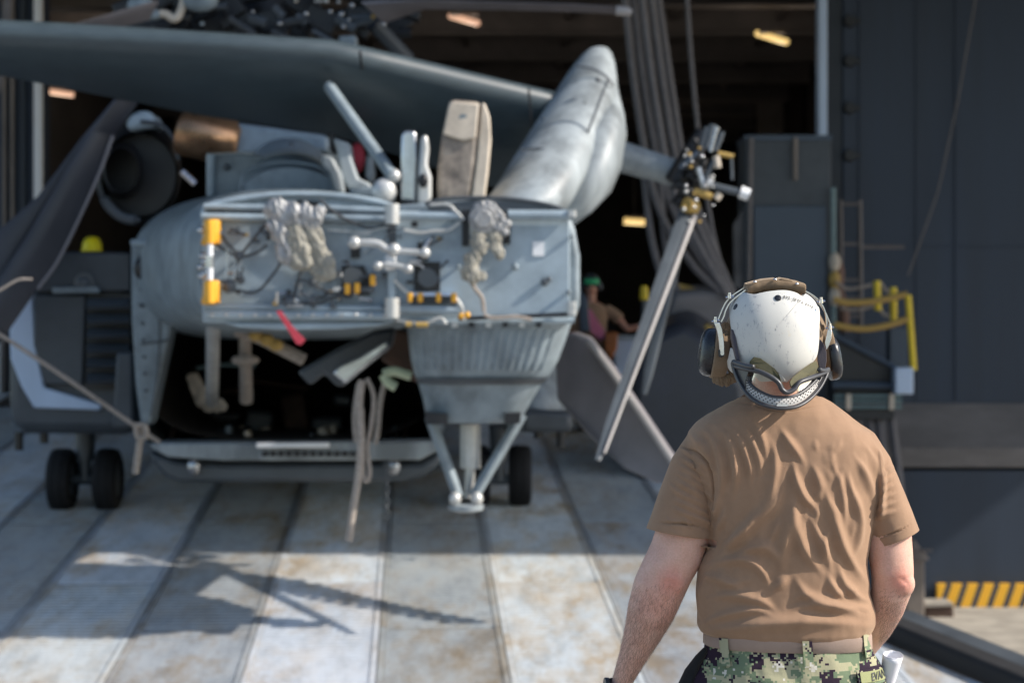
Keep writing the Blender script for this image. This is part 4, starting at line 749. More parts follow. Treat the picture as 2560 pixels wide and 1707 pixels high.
strap('guy_rope', 'taut tan rope running from the left edge down to the cabin corner', 'rope', [([(-60, 806), (0, 836), (180, 955), (355, 1076), (400, 1105)], 15.6, .019)], 'rope')
strap('rope_hook', 'steel hook with a short tan tail where the rope meets the cabin', 'hook', [([(344, 1070), (352, 1086), (348, 1110), (338, 1184)], 15.4, .03), ([(338, 1062), (362, 1064), (366, 1090), (344, 1092), (338, 1066)], 15.35, .022)], 'rope')
strap('thin_cord', 'thin pale cord arching across the dark blade at the left edge', 'cord', [([(-40, 745), (0, 725), (45, 700), (80, 698)], 13.5, .010)], 'rope')
t = thing('chain', 'steel chain hanging straight down from the belly right of the straps', 'chain', W(967, 1240, 16.8))
for k in range(9):
    mb = MB(); c = W(967, 1165+k*15, 16.75); rr = Matrix.Rotation(k % 2*math.pi/2, 3, 'Z'); mb.tube([c+rr@Vector((.022*math.cos(q), 0, .038*math.sin(q))) for q in [2*math.pi*j/12 for j in range(13)]], .008, 6); mb.build('link', M['heli_dark'], t)
mb = MB(); A = [W(a, b, 13.2) for a, b in ((690, 778), (702, 776), (728, 812), (763, 850), (752, 862), (742, 860), (712, 812))]; mb.hull2(A, [p+Vector((0, .012, 0)) for p in A]); tag(mb.build('warning_ribbon', M['red']), 'red fabric ribbon hanging from the lower rail of the fold', 'ribbon')
# two crew members in the distance come with the people below
# ---------------------------------------------------------------- people
def skin_mat(name='skin', spots=()):
    m = bpy.data.materials.new(name); m.use_nodes = True; n = m.node_tree.nodes; l = m.node_tree.links
    b = n['Principled BSDF']; b.inputs['Roughness'].default_value = .48; b.inputs['Subsurface Weight'].default_value = .35
    b.inputs['Subsurface Radius'].default_value = (.018, .007, .004); b.inputs['Subsurface Scale'].default_value = .6; b.inputs['Specular IOR Level'].default_value = .4
    geo = n.new('ShaderNodeNewGeometry')
    def nz(s, d=5):
        q = n.new('ShaderNodeTexNoise'); q.inputs['Scale'].default_value = s; q.inputs['Detail'].default_value = d; l.new(geo.outputs['Position'], q.inputs[0]); return q.outputs['Fac']
    def ramp(src, a, ca, bb, cb):
        q = n.new('ShaderNodeValToRGB'); e = q.color_ramp.elements; e[0].position = a; e[1].position = bb; e[0].color = (*ca, 1); e[1].color = (*cb, 1); l.new(src, q.inputs[0]); return q.outputs[0]
    col = ramp(nz(22), .35, (.64, .37, .28), .68, (.74, .47, .37))
    for (p, r, k) in spots:
        d = n.new('ShaderNodeVectorMath'); d.operation = 'DISTANCE'; d.inputs[1].default_value = p; l.new(geo.outputs['Position'], d.inputs[0])
        mr = n.new('ShaderNodeMapRange'); mr.inputs[1].default_value = 0; mr.inputs[2].default_value = r; mr.inputs[3].default_value = k; mr.inputs[4].default_value = 0; mr.interpolation_type = 'SMOOTHSTEP'
        l.new(d.outputs['Value'], mr.inputs[0]); mx = n.new('ShaderNodeMix'); mx.data_type = 'RGBA'; l.new(mr.outputs[0], mx.inputs[0]); l.new(col, mx.inputs[6]); mx.inputs[7].default_value = (.60, .16, .11, 1); col = mx.outputs[2]
    fine = ramp(nz(260, 3), .3, (.8, .76, .74), .65, (1, 1, 1)); mx = n.new('ShaderNodeMix'); mx.data_type = 'RGBA'; mx.blend_type = 'MULTIPLY'; mx.inputs[0].default_value = .6
    l.new(col, mx.inputs[6]); l.new(fine, mx.inputs[7]); l.new(mx.outputs[2], b.inputs['Base Color'])
    bp = n.new('ShaderNodeBump'); bp.inputs['Strength'].default_value = .25; bp.inputs['Distance'].default_value = .002; l.new(nz(420, 3), bp.inputs['Height']); l.new(bp.outputs[0], b.inputs['Normal'])
    return m
def knit_mat(name, c1, c2):
    m = bpy.data.materials.new(name); m.use_nodes = True; n = m.node_tree.nodes; l = m.node_tree.links
    b = n['Principled BSDF']; b.inputs['Roughness'].default_value = .92; b.inputs['Specular IOR Level'].default_value = .15; b.inputs['Sheen Weight'].default_value = .35; b.inputs['Sheen Roughness'].default_value = .5
    b.inputs['Sheen Tint'].default_value = (1, .8, .6, 1)
    geo = n.new('ShaderNodeNewGeometry'); q = n.new('ShaderNodeTexNoise'); q.inputs['Scale'].default_value = 14; q.inputs['Detail'].default_value = 9; q.inputs['Roughness'].default_value = .75; l.new(geo.outputs['Position'], q.inputs[0])
    r = n.new('ShaderNodeValToRGB'); r.color_ramp.elements[0].position = .3; r.color_ramp.elements[1].position = .7; r.color_ramp.elements[0].color = (*c2, 1); r.color_ramp.elements[1].color = (*c1, 1); l.new(q.outputs['Fac'], r.inputs[0]); l.new(r.outputs[0], b.inputs['Base Color'])
    w = n.new('ShaderNodeTexNoise'); w.inputs['Scale'].default_value = 700; w.inputs['Detail'].default_value = 2; l.new(geo.outputs['Position'], w.inputs[0])
    bp = n.new('ShaderNodeBump'); bp.inputs['Strength'].default_value = .5; bp.inputs['Distance'].default_value = .0015; l.new(w.outputs['Fac'], bp.inputs['Height']); l.new(bp.outputs[0], b.inputs['Normal'])
    return m
def camo_mat():
    m = bpy.data.materials.new('digital_camouflage'); m.use_nodes = True; n = m.node_tree.nodes; l = m.node_tree.links
    b = n['Principled BSDF']; b.inputs['Roughness'].default_value = .9; b.inputs['Specular IOR Level'].default_value = .2
    tc = n.new('ShaderNodeNewGeometry'); sn = n.new('ShaderNodeVectorMath'); sn.operation = 'SNAP'; sn.inputs[1].default_value = (.0044, .0044, .0044)
    rot = n.new('ShaderNodeMapping'); rot.inputs['Scale'].default_value = (1, .25, 1); l.new(tc.outputs['Position'], rot.inputs[0]); l.new(rot.outputs[0], sn.inputs[0])
    def layer(scale, off, thr, prev, colr, det=4, sy=1):
        mp = n.new('ShaderNodeMapping'); mp.inputs['Location'].default_value = (off, off*2, off*.7); mp.inputs['Scale'].default_value = (1, 1, sy); l.new(sn.outputs[0], mp.inputs[0])
        q = n.new('ShaderNodeTexNoise'); q.inputs['Scale'].default_value = scale; q.inputs['Detail'].default_value = det; q.inputs['Roughness'].default_value = .72; l.new(mp.outputs[0], q.inputs[0])
        g = n.new('ShaderNodeMath'); g.operation = 'GREATER_THAN'; g.inputs[1].default_value = thr; l.new(q.outputs['Fac'], g.inputs[0])
        mx = n.new('ShaderNodeMix'); mx.data_type = 'RGBA'; l.new(g.outputs[0], mx.inputs[0]); mx.inputs[7].default_value = (*colr, 1)
        if isinstance(prev, tuple): mx.inputs[6].default_value = (*prev, 1)
        else: l.new(prev, mx.inputs[6])
        return mx.outputs[2]
    c = layer(20, 0, .52, (.37, .35, .225), (.15, .195, .12))
    c = layer(26, 7.3, .60, c, (.24, .29, .165))
    c = layer(24, 11.7, .60, c, (.58, .55, .48), 5)
    c = layer(15, 3.1, .55, c, (.030, .018, .032), 5)
    l.new(c, b.inputs['Base Color']); w = n.new('ShaderNodeTexNoise'); w.inputs['Scale'].default_value = 45; w.inputs['Detail'].default_value = 6; l.new(tc.outputs['Position'], w.inputs[0])
    bp = n.new('ShaderNodeBump'); bp.inputs['Strength'].default_value = .35; bp.inputs['Distance'].default_value = .006; l.new(w.outputs['Fac'], bp.inputs['Height']); l.new(bp.outputs[0], b.inputs['Normal'])
    return m
def shell_mat():
    m = mat('helmet_shell', (.60, .59, .545), .6, var=.06, scale=9); n = m.node_tree.nodes; l = m.node_tree.links; b = n['Principled BSDF']
    src = b.inputs['Base Color'].links[0].from_socket; tc = n.new('ShaderNodeTexCoord')
    def lay(prev, scale, det, thr, colr, stretch, rz):
        mp = n.new('ShaderNodeMapping'); mp.inputs['Scale'].default_value = stretch; mp.inputs['Rotation'].default_value = (0, rz, 0); l.new(tc.outputs['Object'], mp.inputs[0])
        q = n.new('ShaderNodeTexNoise'); q.inputs['Scale'].default_value = scale; q.inputs['Detail'].default_value = det; q.inputs['Roughness'].default_value = .8; l.new(mp.outputs[0], q.inputs[0])
        r = n.new('ShaderNodeMapRange'); r.inputs[1].default_value = thr; r.inputs[2].default_value = thr+.06; l.new(q.outputs['Fac'], r.inputs[0]); k = n.new('ShaderNodeMath'); k.operation = 'MULTIPLY'; k.inputs[1].default_value = .65; l.new(r.outputs[0], k.inputs[0])
        mx = n.new('ShaderNodeMix'); mx.data_type = 'RGBA'; l.new(k.outputs[0], mx.inputs[0]); l.new(prev, mx.inputs[6]); mx.inputs[7].default_value = (*colr, 1); return mx.outputs[2]
    c = lay(src, 45, 8, .565, (.30, .30, .32), (1, 1, .55), .5)
    c = lay(c, 95, 6, .60, (.2, .2, .22), (1, 1, .3), -.5)
    c = lay(c, 14, 8, .60, (.62, .55, .40), (1, 1, 1), 0); l.new(c, b.inputs['Base Color']); return m
MAN = W(1960, 2781, 4.42)                              # where he stands
HEAD = W(1938, 850, 4.44)
M['skin'] = skin_mat('skin', [(tuple(W(1685, 1455, 4.36)), .055, .5), (tuple(W(2262, 1455, 4.36)), .05, .65), (tuple(W(1660, 1520, 4.36)), .09, .25), (tuple(W(1945, 965, 4.37)), .06, .4)])
M['skin_far'] = mat('skin_far', (.55, .27, .18), .5)
M['shirt'] = knit_mat('coyote_cotton', (.345, .216, .138), (.285, .177, .112))
M['camo'] = camo_mat(); M['shell'] = shell_mat()
M['web'] = knit_mat('web_belt', (.36, .27, .22), (.30, .22, .18))
M['capcloth'] = knit_mat('brown_duck_cloth', (.24, .17, .11), (.17, .12, .075))
M['olive'] = knit_mat('olive_foam', (.13, .12, .06), (.05, .055, .04))
M['elastic'] = knit_mat('elastic_strap', (.085, .08, .095), (.06, .055, .07))
M['goggle'] = mat('goggle_rubber', (.055, .055, .06), .38, var=.2, scale=30)
M['cupblack'] = mat('ear_cup_black', (.015, .016, .02), .28, var=.3, scale=20, bump=.1, bscale=120)
M['mesh'] = mat('vent_foam', (.55, .53, .50), .8, var=.2, scale=60)
M['chrome'] = mat('spring_steel', (.72, .72, .74), .22, metal=1, var=.2, scale=60)
M['paper'] = mat('white_paper', (.80, .80, .84), .8, var=.05, scale=10)
M['black_cloth'] = knit_mat('black_cloth', (.02, .022, .025), (.012, .013, .015))
M['hair'] = mat('dark_hair', (.05, .03, .02), .6)

def finger(mb, base, d, curl, ln, r, nrm):
    d = Vector(d).normalized(); nrm = Vector(nrm).normalized(); P = [Vector(base)-d*.02, Vector(base)]; ax = d.cross(nrm); c = d.copy()
    for k, f in enumerate((.45, .32, .23)):
        c = (Matrix.Rotation(curl*(1 if k else .6), 3, ax)@c).normalized(); P.append(P[-1]+c*ln*f)
    mb.tube(P, [r*1.1, r*1.1, r, r*.92, r*.7], 10)
def hand(mb, wrist, d, nrm, side, curl=.45, k=1.0):
    """palm and five fingers: d points down the hand, nrm out of the palm, side towards the thumb"""
    d = Vector(d).normalized(); nrm = Vector(nrm).normalized(); sd = Vector(side).normalized()
    pl = [wrist-d*.02, wrist+d*.02*k, wrist+d*.06*k, wrist+d*.095*k]
    mb.tube(pl, [(.026*k, .019*k), (.031*k, .018*k), (.040*k, .016*k), (.039*k, .013*k)], 14, ref=sd)
    for i, (o, ln) in enumerate(((.029, .072), (.010, .081), (-.010, .076), (-.028, .060))):
        finger(mb, wrist+d*(.092-.004*abs(i-1))*k+sd*o*k, d+sd*o*2.2, curl+.05*i, ln*k, .0088*k, nrm)
    finger(mb, wrist+d*.035*k+sd*.030*k, d*.6+sd*.75+nrm*.25, curl*.7, .068*k, .0105*k, nrm)

# ---- the sailor in the foreground
P1 = thing('person', 'sailor from behind in brown t-shirt and green digital camouflage trousers', 'person', MAN)
mb = MB()
mb.tube([W(1955, 1110, 4.44), W(1952, 1030, 4.435), W(1948, 960, 4.43), W(1942, 900, 4.43)], [.075, .060, .056, .058], 24)
mb.ball(HEAD, (.078, .098, .118), 28, 20)
mb.ball(HEAD+Vector((0, .012, -.075)), (.055, .078, .055), 18, 12)
mb.ball(HEAD+Vector((0, .105, -.02)), (.012, .02, .026), 10, 8)
for s in (-1, 1): mb.ball(HEAD+Vector((s*.078, .005, -.015)), (.012, .022, .032), 10, 8)
def zx(px, py): p = W(px, py, 4.425); return p.x, p.z
tors = [(1015, 70, .05), (1040, 110, .075), (1080, 165, .09), (1130, 205, .10), (1240, 205, .105), (1360, 180, .10), (1480, 190, .10), (1600, 195, .105), (1720, 200, .115), (1800, 190, .115)]
mb.hloft([(W(1958, 0, 4.425).x, 4.435, zx(0, py)[1], hw/1125, b) for py, hw, b in tors], 40)
la = [(1762, 1112, 4.43, 50), (1742, 1180, 4.43, 56), (1722, 1260, 4.43, 63), (1706, 1336, 4.43, 68), (1690, 1384, 4.43, 68), (1669, 1423, 4.425, 66), (1647, 1471, 4.425, 66), (1627, 1529, 4.43, 60), (1605, 1587, 4.44, 47), (1580, 1645, 4.45, 35), (1555, 1703, 4.46, 26), (1541, 1738, 4.465, 24)]
mb.tube([W(a, b, c) for a, b, c, r in la], [(r/1125*.92, r/1125) for a, b, c, r in la], 28, ref=(0, 1, 0))
mb.ball(W(1683, 1448, 4.395), (.030, .026, .036), 14, 10)
dL = (W(1541, 1738, 4.465)-W(1580, 1645, 4.45)).normalized()
hand(mb, W(1541, 1738, 4.465), dL, Vector((1, .1, .3)), Vector((0, 1, .0)), .45)
ra = [(2140, 1112, 4.43, 50), (2178, 1180, 4.43, 56), (2205, 1260, 4.43, 60), (2220, 1330, 4.425, 58), (2226, 1384, 4.42, 56), (2231, 1430, 4.415, 53), (2228, 1475, 4.425, 50), (2213, 1520, 4.46, 47), (2190, 1565, 4.51, 43), (2160, 1611, 4.57, 37), (2130, 1655, 4.63, 29), (2115, 1680, 4.66, 26)]
mb.tube([W(a, b, c) for a, b, c, r in ra], [(r/1125*.95, r/1125) for a, b, c, r in ra], 28, ref=(0, 1, 0))
mb.ball(W(2250, 1458, 4.405), (.034, .03, .034), 14, 10)
dR = (W(2115, 1680, 4.66)-W(2160, 1611, 4.57)).normalized()
hand(mb, W(2115, 1680, 4.66), dR, Vector((0, -1, -.4)), Vector((-1, .3, .2)), .75)
for s, cx in ((-1, 1860), (1, 2075)):                  # legs inside the trousers, down to the boots
    mb.tube([W(cx, 1760, 4.43), W(cx+s*6, 2000, 4.42), W(cx+s*10, 2230, 4.42), W(cx+s*12, 2420, 4.43), W(cx+s*12, 2680, 4.43)], [.085, .078, .056, .054, .04], 20)
body = remeshed(mb, .0042, 5)
# elbow creases
co = np.empty(len(body.vertices)*3); body.vertices.foreach_get('co', co); co = co.reshape(-1, 3); nr = np.empty_like(co).reshape(-1); body.vertices.foreach_get('normal', nr); nr = nr.reshape(-1, 3)
def to_px(c): return np.stack([1280+c[:, 0]/c[:, 1]*FPX, 853.5-(c[:, 2]-CZ)/c[:, 1]*FPX], 1)
def fold_disp(P, folds, taper=.45):
    out = np.zeros(len(P))
    for pts, w, amp in folds:
        pts = np.array(pts, float)
        if len(pts) > 2: pts = np.array([tuple(q)[:2] for q in smooth_line([(a, b, 0) for a, b in pts], 4)])
        lo, hi = pts.min(0)-3.5*w, pts.max(0)+3.5*w
        idx = np.nonzero(((P > lo) & (P < hi)).all(1))[0]
        if not len(idx): continue
        Q = P[idx]; seg = pts[1:]-pts[:-1]; sl = np.sqrt((seg**2).sum(1)); cum = np.concatenate([[0], np.cumsum(sl)]); T = cum[-1]
        best = np.full(len(Q), 1e9); tt = np.zeros(len(Q))
        for k in range(len(seg)):
            d = Q-pts[k]; t = np.clip((d@seg[k])/(sl[k]**2+1e-9), 0, 1); e = d-t[:, None]*seg[k]; ds = np.sqrt((e**2).sum(1)); m_ = ds < best
            best[m_] = ds[m_]; tt[m_] = (cum[k]+t[m_]*sl[k])/T
        env = np.clip(np.minimum(tt, 1-tt)/taper, 0, 1); env = env*env*(3-2*env)
        ww = w*(.55+.45*env)
        out[idx] += amp*(.06+.94*env)*(np.exp(-(best/ww)**2)-.20*np.exp(-(best/(2.3*ww))**2))*np.where((tt <= 0) | (tt >= 1), np.exp(-(best/ww)**2)*.6+.1, 1)
    return out
P = to_px(co); d = fold_disp(P, [([(1655, 1452), (1675, 1455), (1692, 1466)], 4, -.0030), ([(1664, 1462), (1684, 1474)], 4, -.002), ([(1660, 1440), (1690, 1445)], 7, .002), ([(1676, 1505), (1695, 1480), (1702, 1455)], 9, .003), ([(1585, 1500), (1610, 1560), (1600, 1620)], 22, .003),
                                 ([(2240, 1440), (2262, 1452), (2275, 1470)], 5, -.0022), ([(2225, 1500), (2245, 1480)], 8, .002)])
co2 = co+nr*(d*np.clip(-nr[:, 1]*2, 0, 1))[:, None]; body.vertices.foreach_set('co', co2.reshape(-1))
bo = finish(body, 'body', M['skin'], P1, ang=180, recalc=False)
# forearm hair
rng = np.random.default_rng(5); cand = np.nonzero((((P[:, 0] < 1715) & (P[:, 1] > 1455) & (P[:, 1] < 1720)) | ((P[:, 0] > 2200) & (P[:, 1] > 1470) & (P[:, 1] < 1610))) & (nr[:, 1] < .35))[0]
hb = MB(); axis = Vector((-.36, 0, -.93))
for i in rng.choice(cand, min(4200, len(cand)), replace=False):
    if rng.random() > (P[i, 1]-1440)/120+.02: continue
    p = Vector(co2[i]); nn = Vector(nr[i]); left = p.x < 1.2/2+.1
    g = (axis if P[i, 0] < 1800 else Vector((-.5, .3, -.8)))+Vector(rng.normal(0, .38, 3)); t = (g-nn*g.dot(nn)).normalized(); ln = rng.uniform(.006, .015); w = rng.uniform(.00012, .00022); s_ = t.cross(nn)*w
    a = p; b = p+t*ln*.5+nn*.0024; c = p+t*ln+nn*.0022
    hb.add([a-s_, a+s_, b+s_*.8, b-s_*.8, c], [(0, 1, 2, 3), (3, 2, 4)])
hm = bpy.data.meshes.new('arm_hair'); hm.from_pydata(hb.v, [], hb.f); stuff(finish(hm, 'arm_hair', M['hair'], P1, ang=180, recalc=False))

# ---- shirt
Z = lambda u, v: (1500+u/2.0718, 950+v/2.0718)
secs = [(992, 1850, 2056, .062, 4.428), (1000, 1838, 2070, .070, 4.430), (1012, 1812, 2088, .082, 4.430), (1024, 1792, 2104, .092, 4.43), (1038, 1768, 2124, .100, 4.43), (1056, 1742, 2146, .107, 4.43), (1078, 1722, 2172, .114, 4.43), (1110, 1712, 2192, .121, 4.43), (1160, 1722, 2196, .127, 4.43), (1240, 1752, 2196, .127, 4.43),
        (1310, 1768, 2182, .124, 4.43), (1360, 1774, 2174, .121, 4.43), (1410, 1746, 2168, .119, 4.43), (1481, 1740, 2174, .120, 4.43), (1529, 1743, 2188, .124, 4.43), (1558, 1742, 2188, .126, 4.43), (1576, 1750, 2180, .124, 4.43), (1586, 1766, 2172, .119, 4.43), (1600, 1772, 2166, .112, 4.43)]
mb = MB(); mb.hloft([(W((l+r)/2, 0, 4.425).x, D, zx(0, py)[1], (r-l)/2/1125, b, 2.35) for py, l, r, b, D in secs], 64)
lsv = [(1800, 1068, 34), (1765, 1110, 52), (1738, 1165, 64), (1722, 1230, 72), (1709, 1290, 79), (1699, 1332, 84), (1695, 1350, 85)]
mb.tube([W(a, b, 4.43) for a, b, r in lsv], [(r/1125*.95, r/1125) for a, b, r in lsv], 36, ref=(0, 1, 0))
rsv = [(2106, 1068, 36), (2142, 1112, 54), (2170, 1165, 60), (2192, 1225, 62), (2214, 1285, 64), (2233, 1338, 66), (2240, 1356, 67)]
mb.tube([W(a, b, 4.43) for a, b, r in rsv], [(r/1125*1.1, r/1125) for a, b, r in rsv], 36, ref=(0, 1, 0))
sh = remeshed(mb, .0034, 7)
bm = bmesh.new(); bm.from_mesh(sh)
def cut(sel, a, b):                                    # open the sleeve beyond a hem line a-b (photo points), seen side on
    A, B = W(*a, 4.43), W(*b, 4.43); n = Vector(((B-A).z, 0, -(B-A).x)).normalized()
    if n.z > 0: n = -n
    g = [f for f in bm.faces if sel(1280+f.calc_center_median().x/4.43*FPX, 853.5-(f.calc_center_median().z-CZ)/4.43*FPX)]
    gg = g+list({e for f in g for e in f.edges})+list({v for f in g for v in f.verts})
    bmesh.ops.bisect_plane(bm, geom=gg, plane_co=A, plane_no=n, clear_outer=True)
cut(lambda x, y: x < 1786 and 1290 < y < (1390 if x < 1745 else 1358), (1616, 1319), (1783, 1345))
cut(lambda x, y: x > 2172 and 1290 < y < (1400 if x > 2195 else 1376), (2294, 1322), (2176, 1368))
bmesh.ops.bisect_plane(bm, geom=bm.verts[:]+bm.edges[:]+bm.faces[:], plane_co=Vector((0, 0, zx(0, 1590)[1])), plane_no=Vector((0, 0, -1)), clear_outer=True)
bm.to_mesh(sh); bm.free()
F = []
def A_(w, amp, *pts): F.append(([Z(*p) for p in pts], w/2.0718, amp))
A_(15, .0050, (455, 262), (520, 330), (565, 400), (592, 470)); A_(15, .0052, (520, 235), (590, 320), (628, 420), (636, 520), (615, 640)); A_(15, .0052, (590, 225), (660, 300), (698, 400), (706, 500), (686, 610))
A_(14, .0050, (640, 215), (712, 290), (755, 380), (778, 470), (772, 560)); A_(14, .0046, (700, 200), (765, 280), (806, 360), (828, 440), (820, 520)); A_(14, .0040, (770, 190), (830, 285), (856, 370), (860, 440))
A_(17, .0044, (868, 280), (902, 370), (907, 450), (892, 560), (852, 650), (770, 730)); A_(15, .0042, (930, 240), (985, 330), (1030, 390), (1064, 445)); A_(18, .0040, (958, 400), (950, 520), (902, 640), (800, 730), (690, 820), (560, 900))
A_(16, .0062, (998, 420), (1018, 520), (1052, 600), (1100, 650), (1135, 700)); A_(24, .0060, (1008, 560), (988, 690), (968, 800), (948, 900), (942, 1010)); A_(20, .0060, (1012, 590), (1014, 720), (1045, 850), (1100, 940), (1158, 1010))
A_(18, .0054, (1145, 500), (1180, 620), (1212, 720), (1244, 830), (1292, 930), (1350, 1010), (1405, 1090)); A_(15, .0044, (1270, 450), (1300, 560), (1332, 650), (1346, 740), (1340, 850), (1300, 930))
A_(14, .0040, (1310, 380), (1365, 470), (1400, 560), (1424, 660)); A_(14, .0042, (1360, 320), (1415, 410), (1440, 520), (1432, 620), (1400, 720)); A_(12, .0040, (1415, 320), (1448, 410), (1460, 510))
A_(16, .0055, (545, 965), (640, 940), (740, 930), (805, 955), (855, 1015), (885, 1085)); A_(20, .0060, (690, 925), (780, 870), (855, 862), (905, 905), (935, 965)); A_(16, .0045, (505, 1010), (600, 1022), (690, 1060), (765, 1095))
A_(16, .0050, (555, 1135), (650, 1112), (760, 1122), (865, 1162), (925, 1215)); A_(15, .0050, (508, 1275), (600, 1232), (700, 1202), (820, 1192), (925, 1232)); A_(24, .0065, (505, 1298), (700, 1278), (900, 1258), (1100, 1248), (1300, 1262), (1410, 1272))
A_(16, .0035, (950, 1190), (1100, 1165), (1250, 1185), (1385, 1222)); A_(19, .0052, (1000, 1000), (1050, 1090), (1130, 1145), (1250, 1172), (1395, 1182)); A_(15, .0045, (1178, 1000), (1212, 1080), (1285, 1145)); A_(15, .0045, (1235, 950), (1262, 1050), (1322, 1112), (1405, 1150))
A_(13, .0040, (600, 540), (612, 640), (580, 745)); A_(13, .0036, (640, 640), (640, 710), (598, 800)); A_(18, .0046, (822, 635), (762, 760), (672, 862), (560, 965)); A_(15, .004, (560, 1000), (520, 1100), (525, 1200), (560, 1290)); A_(14, .0035, (1080, 700), (1130, 800), (1175, 900), (1195, 1000))
A_(16, .0038, (890, 1100), (935, 1050), (990, 1010)); A_(14, .0035, (1190, 760), (1160, 850), (1160, 960)); A_(14, .0032, (940, 700), (900, 790), (880, 860)); A_(14, .003, (1090, 420), (1130, 520), (1150, 640)); A_(13, .003, (1200, 420), (1240, 520), (1262, 640), (1272, 760))
for k in range(8): A_(11, .0034, (405-k*6, 335+k*46), (470-k*3, 385+k*44), (535, 435+k*42), (582, 500+k*38))
for k in range(6): A_(10, .0034, (1448-k*7, 520+k*42), (1480-k*4, 480+k*44), (1528+k*4, 440+k*46))
for k in range(5): A_(10, .0030, (1446, 430+k*42), (1462, 500+k*40), (1452, 600+k*36))
rf = random.Random(41)                                 # fine creases between the main folds
for k in range(40):
    u0, v0 = rf.uniform(560, 1400), rf.uniform(260, 1200); ln = rf.uniform(60, 170)
    a_ = math.pi/2+rf.uniform(-.35, .35)-(.35 if u0 > 1050 else -.25)*(v0-300)/900 if v0 < 950 else rf.uniform(-.4, .5)
    bend = rf.uniform(-.35, .35); m1 = (u0+math.cos(a_)*ln*.5, v0+math.sin(a_)*ln*.5)
    A_(rf.uniform(9, 14), rf.uniform(.0006, .0015), (u0, v0), m1, (m1[0]+math.cos(a_+bend)*ln*.5, m1[1]+math.sin(a_+bend)*ln*.5))
for k in range(22):
    u0, v0 = rf.uniform(330, 560), rf.uniform(380, 720); A_(rf.uniform(6, 9), rf.uniform(.001, .002), (u0, v0), (u0+35, v0+30), (u0+75, v0+72))
# seams and hems: fine grooves
A_(4.5, -.0032, (440, 262), (412, 300), (402, 332), (440, 352), (510, 380), (558, 430), (582, 520), (592, 640), (588, 800)); A_(4, -.0018, (640, 130), (720, 122), (800, 128), (900, 158), (1010, 155), (1110, 138), (1200, 128))
A_(4, -.0030, (270, 735), (400, 742), (500, 755), (585, 778)); A_(4, -.0030, (1625, 738), (1560, 775), (1480, 805), (1405, 828)); A_(4, -.0015, (1440, 350), (1455, 450), (1462, 520), (1440, 640), (1412, 760), (1400, 850))
F2 = [(p, w*(1.6 if a > 0 else 1.15), a if a > 0 else a*1.3) for p, w, a in F]
n_ = len(sh.vertices); co = np.empty(n_*3); sh.vertices.foreach_get('co', co); co = co.reshape(-1, 3); nr = np.empty(n_*3); sh.vertices.foreach_get('normal', nr); nr = nr.reshape(-1, 3)
P = to_px(co); d = fold_disp(P, F2); wgt = np.clip(-nr[:, 1]*2.5+.15, 0, 1)
nzv = np.array([mnoise.fractal(Vector((c[0]*16, c[1]*10, c[2]*9)), 1.0, 2.0, 3) for c in co]); nz2 = np.array([mnoise.noise(Vector((c[0]*42+c[2]*9, c[1]*10, c[2]*14))) for c in co])
co = co+nr*(d*2.8*wgt+nzv*.0020+nz2*.0006)[:, None]; sh.vertices.foreach_set('co', co.reshape(-1))
so_ = finish(sh, 'shirt', M['shirt'], P1, ang=180, recalc=False)
sm = so_.modifiers.new('thick', 'SOLIDIFY'); sm.thickness = .0022; sm.offset = -1
mb = MB(); rg = [W(1953, 0, 4.425).x, 4.43, 0]          # ribbed collar
def collar(z, a, b, dy): return [Vector((rg[0]+a*math.cos(q), 4.43+dy+b*math.sin(q), z+.012*math.sin(q))) for q in [2*math.pi*k/64 for k in range(64)]]
z0 = zx(0, 1004)[1]
mb.loft([collar(z0-.010, .106, .082, 0), collar(z0+.004, .094, .074, 0), collar(z0+.009, .088, .070, 0), collar(z0+.004, .084, .066, 0)], False, False); mb.build('collar', M['shirt'], P1, ang=180)

# ---- trousers, belt, loops, pocket flap with name
tsec = [(1588, 1768, 2170, .112), (1600, 1766, 2172, .113), (1630, 1760, 2184, .118), (1650, 1748, 2196, .124), (1680, 1736, 2208, .132), (1707, 1724, 2218, .138), (1760, 1712, 2232, .145), (1850, 1706, 2238, .145), (1900, 1712, 2230, .135)]
mb = MB(); mb.hloft([(W((l+r)/2, 0, 4.425).x, 4.43, zx(0, py)[1], (r-l)/2/1125, b, 2.4) for py, l, r, b in tsec], 64)
for s, cx in ((-1, 1846), (1, 2090)):
    mb.tube([W(cx, 1800, 4.43), W(cx+s*6, 2000, 4.42), W(cx+s*12, 2230, 4.42), W(cx+s*14, 2420, 4.43), W(cx+s*14, 2700, 4.43)], [.118, .105, .088, .085, .082], 28)
tr_ = remeshed(mb, .0055, 5); n_ = len(tr_.vertices); co = np.empty(n_*3); tr_.vertices.foreach_get('co', co); co = co.reshape(-1, 3); nr = np.empty(n_*3); tr_.vertices.foreach_get('normal', nr); nr = nr.reshape(-1, 3)
P = to_px(co); d = fold_disp(P, [([(1775, 1628), (1990, 1634), (2180, 1622)], 3.2, -.0022), ([(1998, 1640), (1999, 1720), (2000, 1900)], 4, -.004), ([(1745, 1660), (1735, 1720)], 9, .004), ([(1780, 1690), (1850, 1665), (1930, 1672)], 12, .003), ([(2040, 1700), (2090, 1660), (2110, 1640)], 12, .003), ([(2180, 1625), (2200, 1680), (2210, 1720)], 8, .003), ([(1850, 1720), (1930, 1700), (1990, 1720)], 12, .003)])
nzv = np.array([mnoise.fractal(Vector((c[0]*13, c[1]*10, c[2]*13)), 1.0, 2.0, 3) for c in co]); co = co+nr*(d+nzv*.0045)[:, None]; tr_.vertices.foreach_set('co', co.reshape(-1))
to_ = finish(tr_, 'trousers', M['camo'], P1, ang=180, recalc=False)
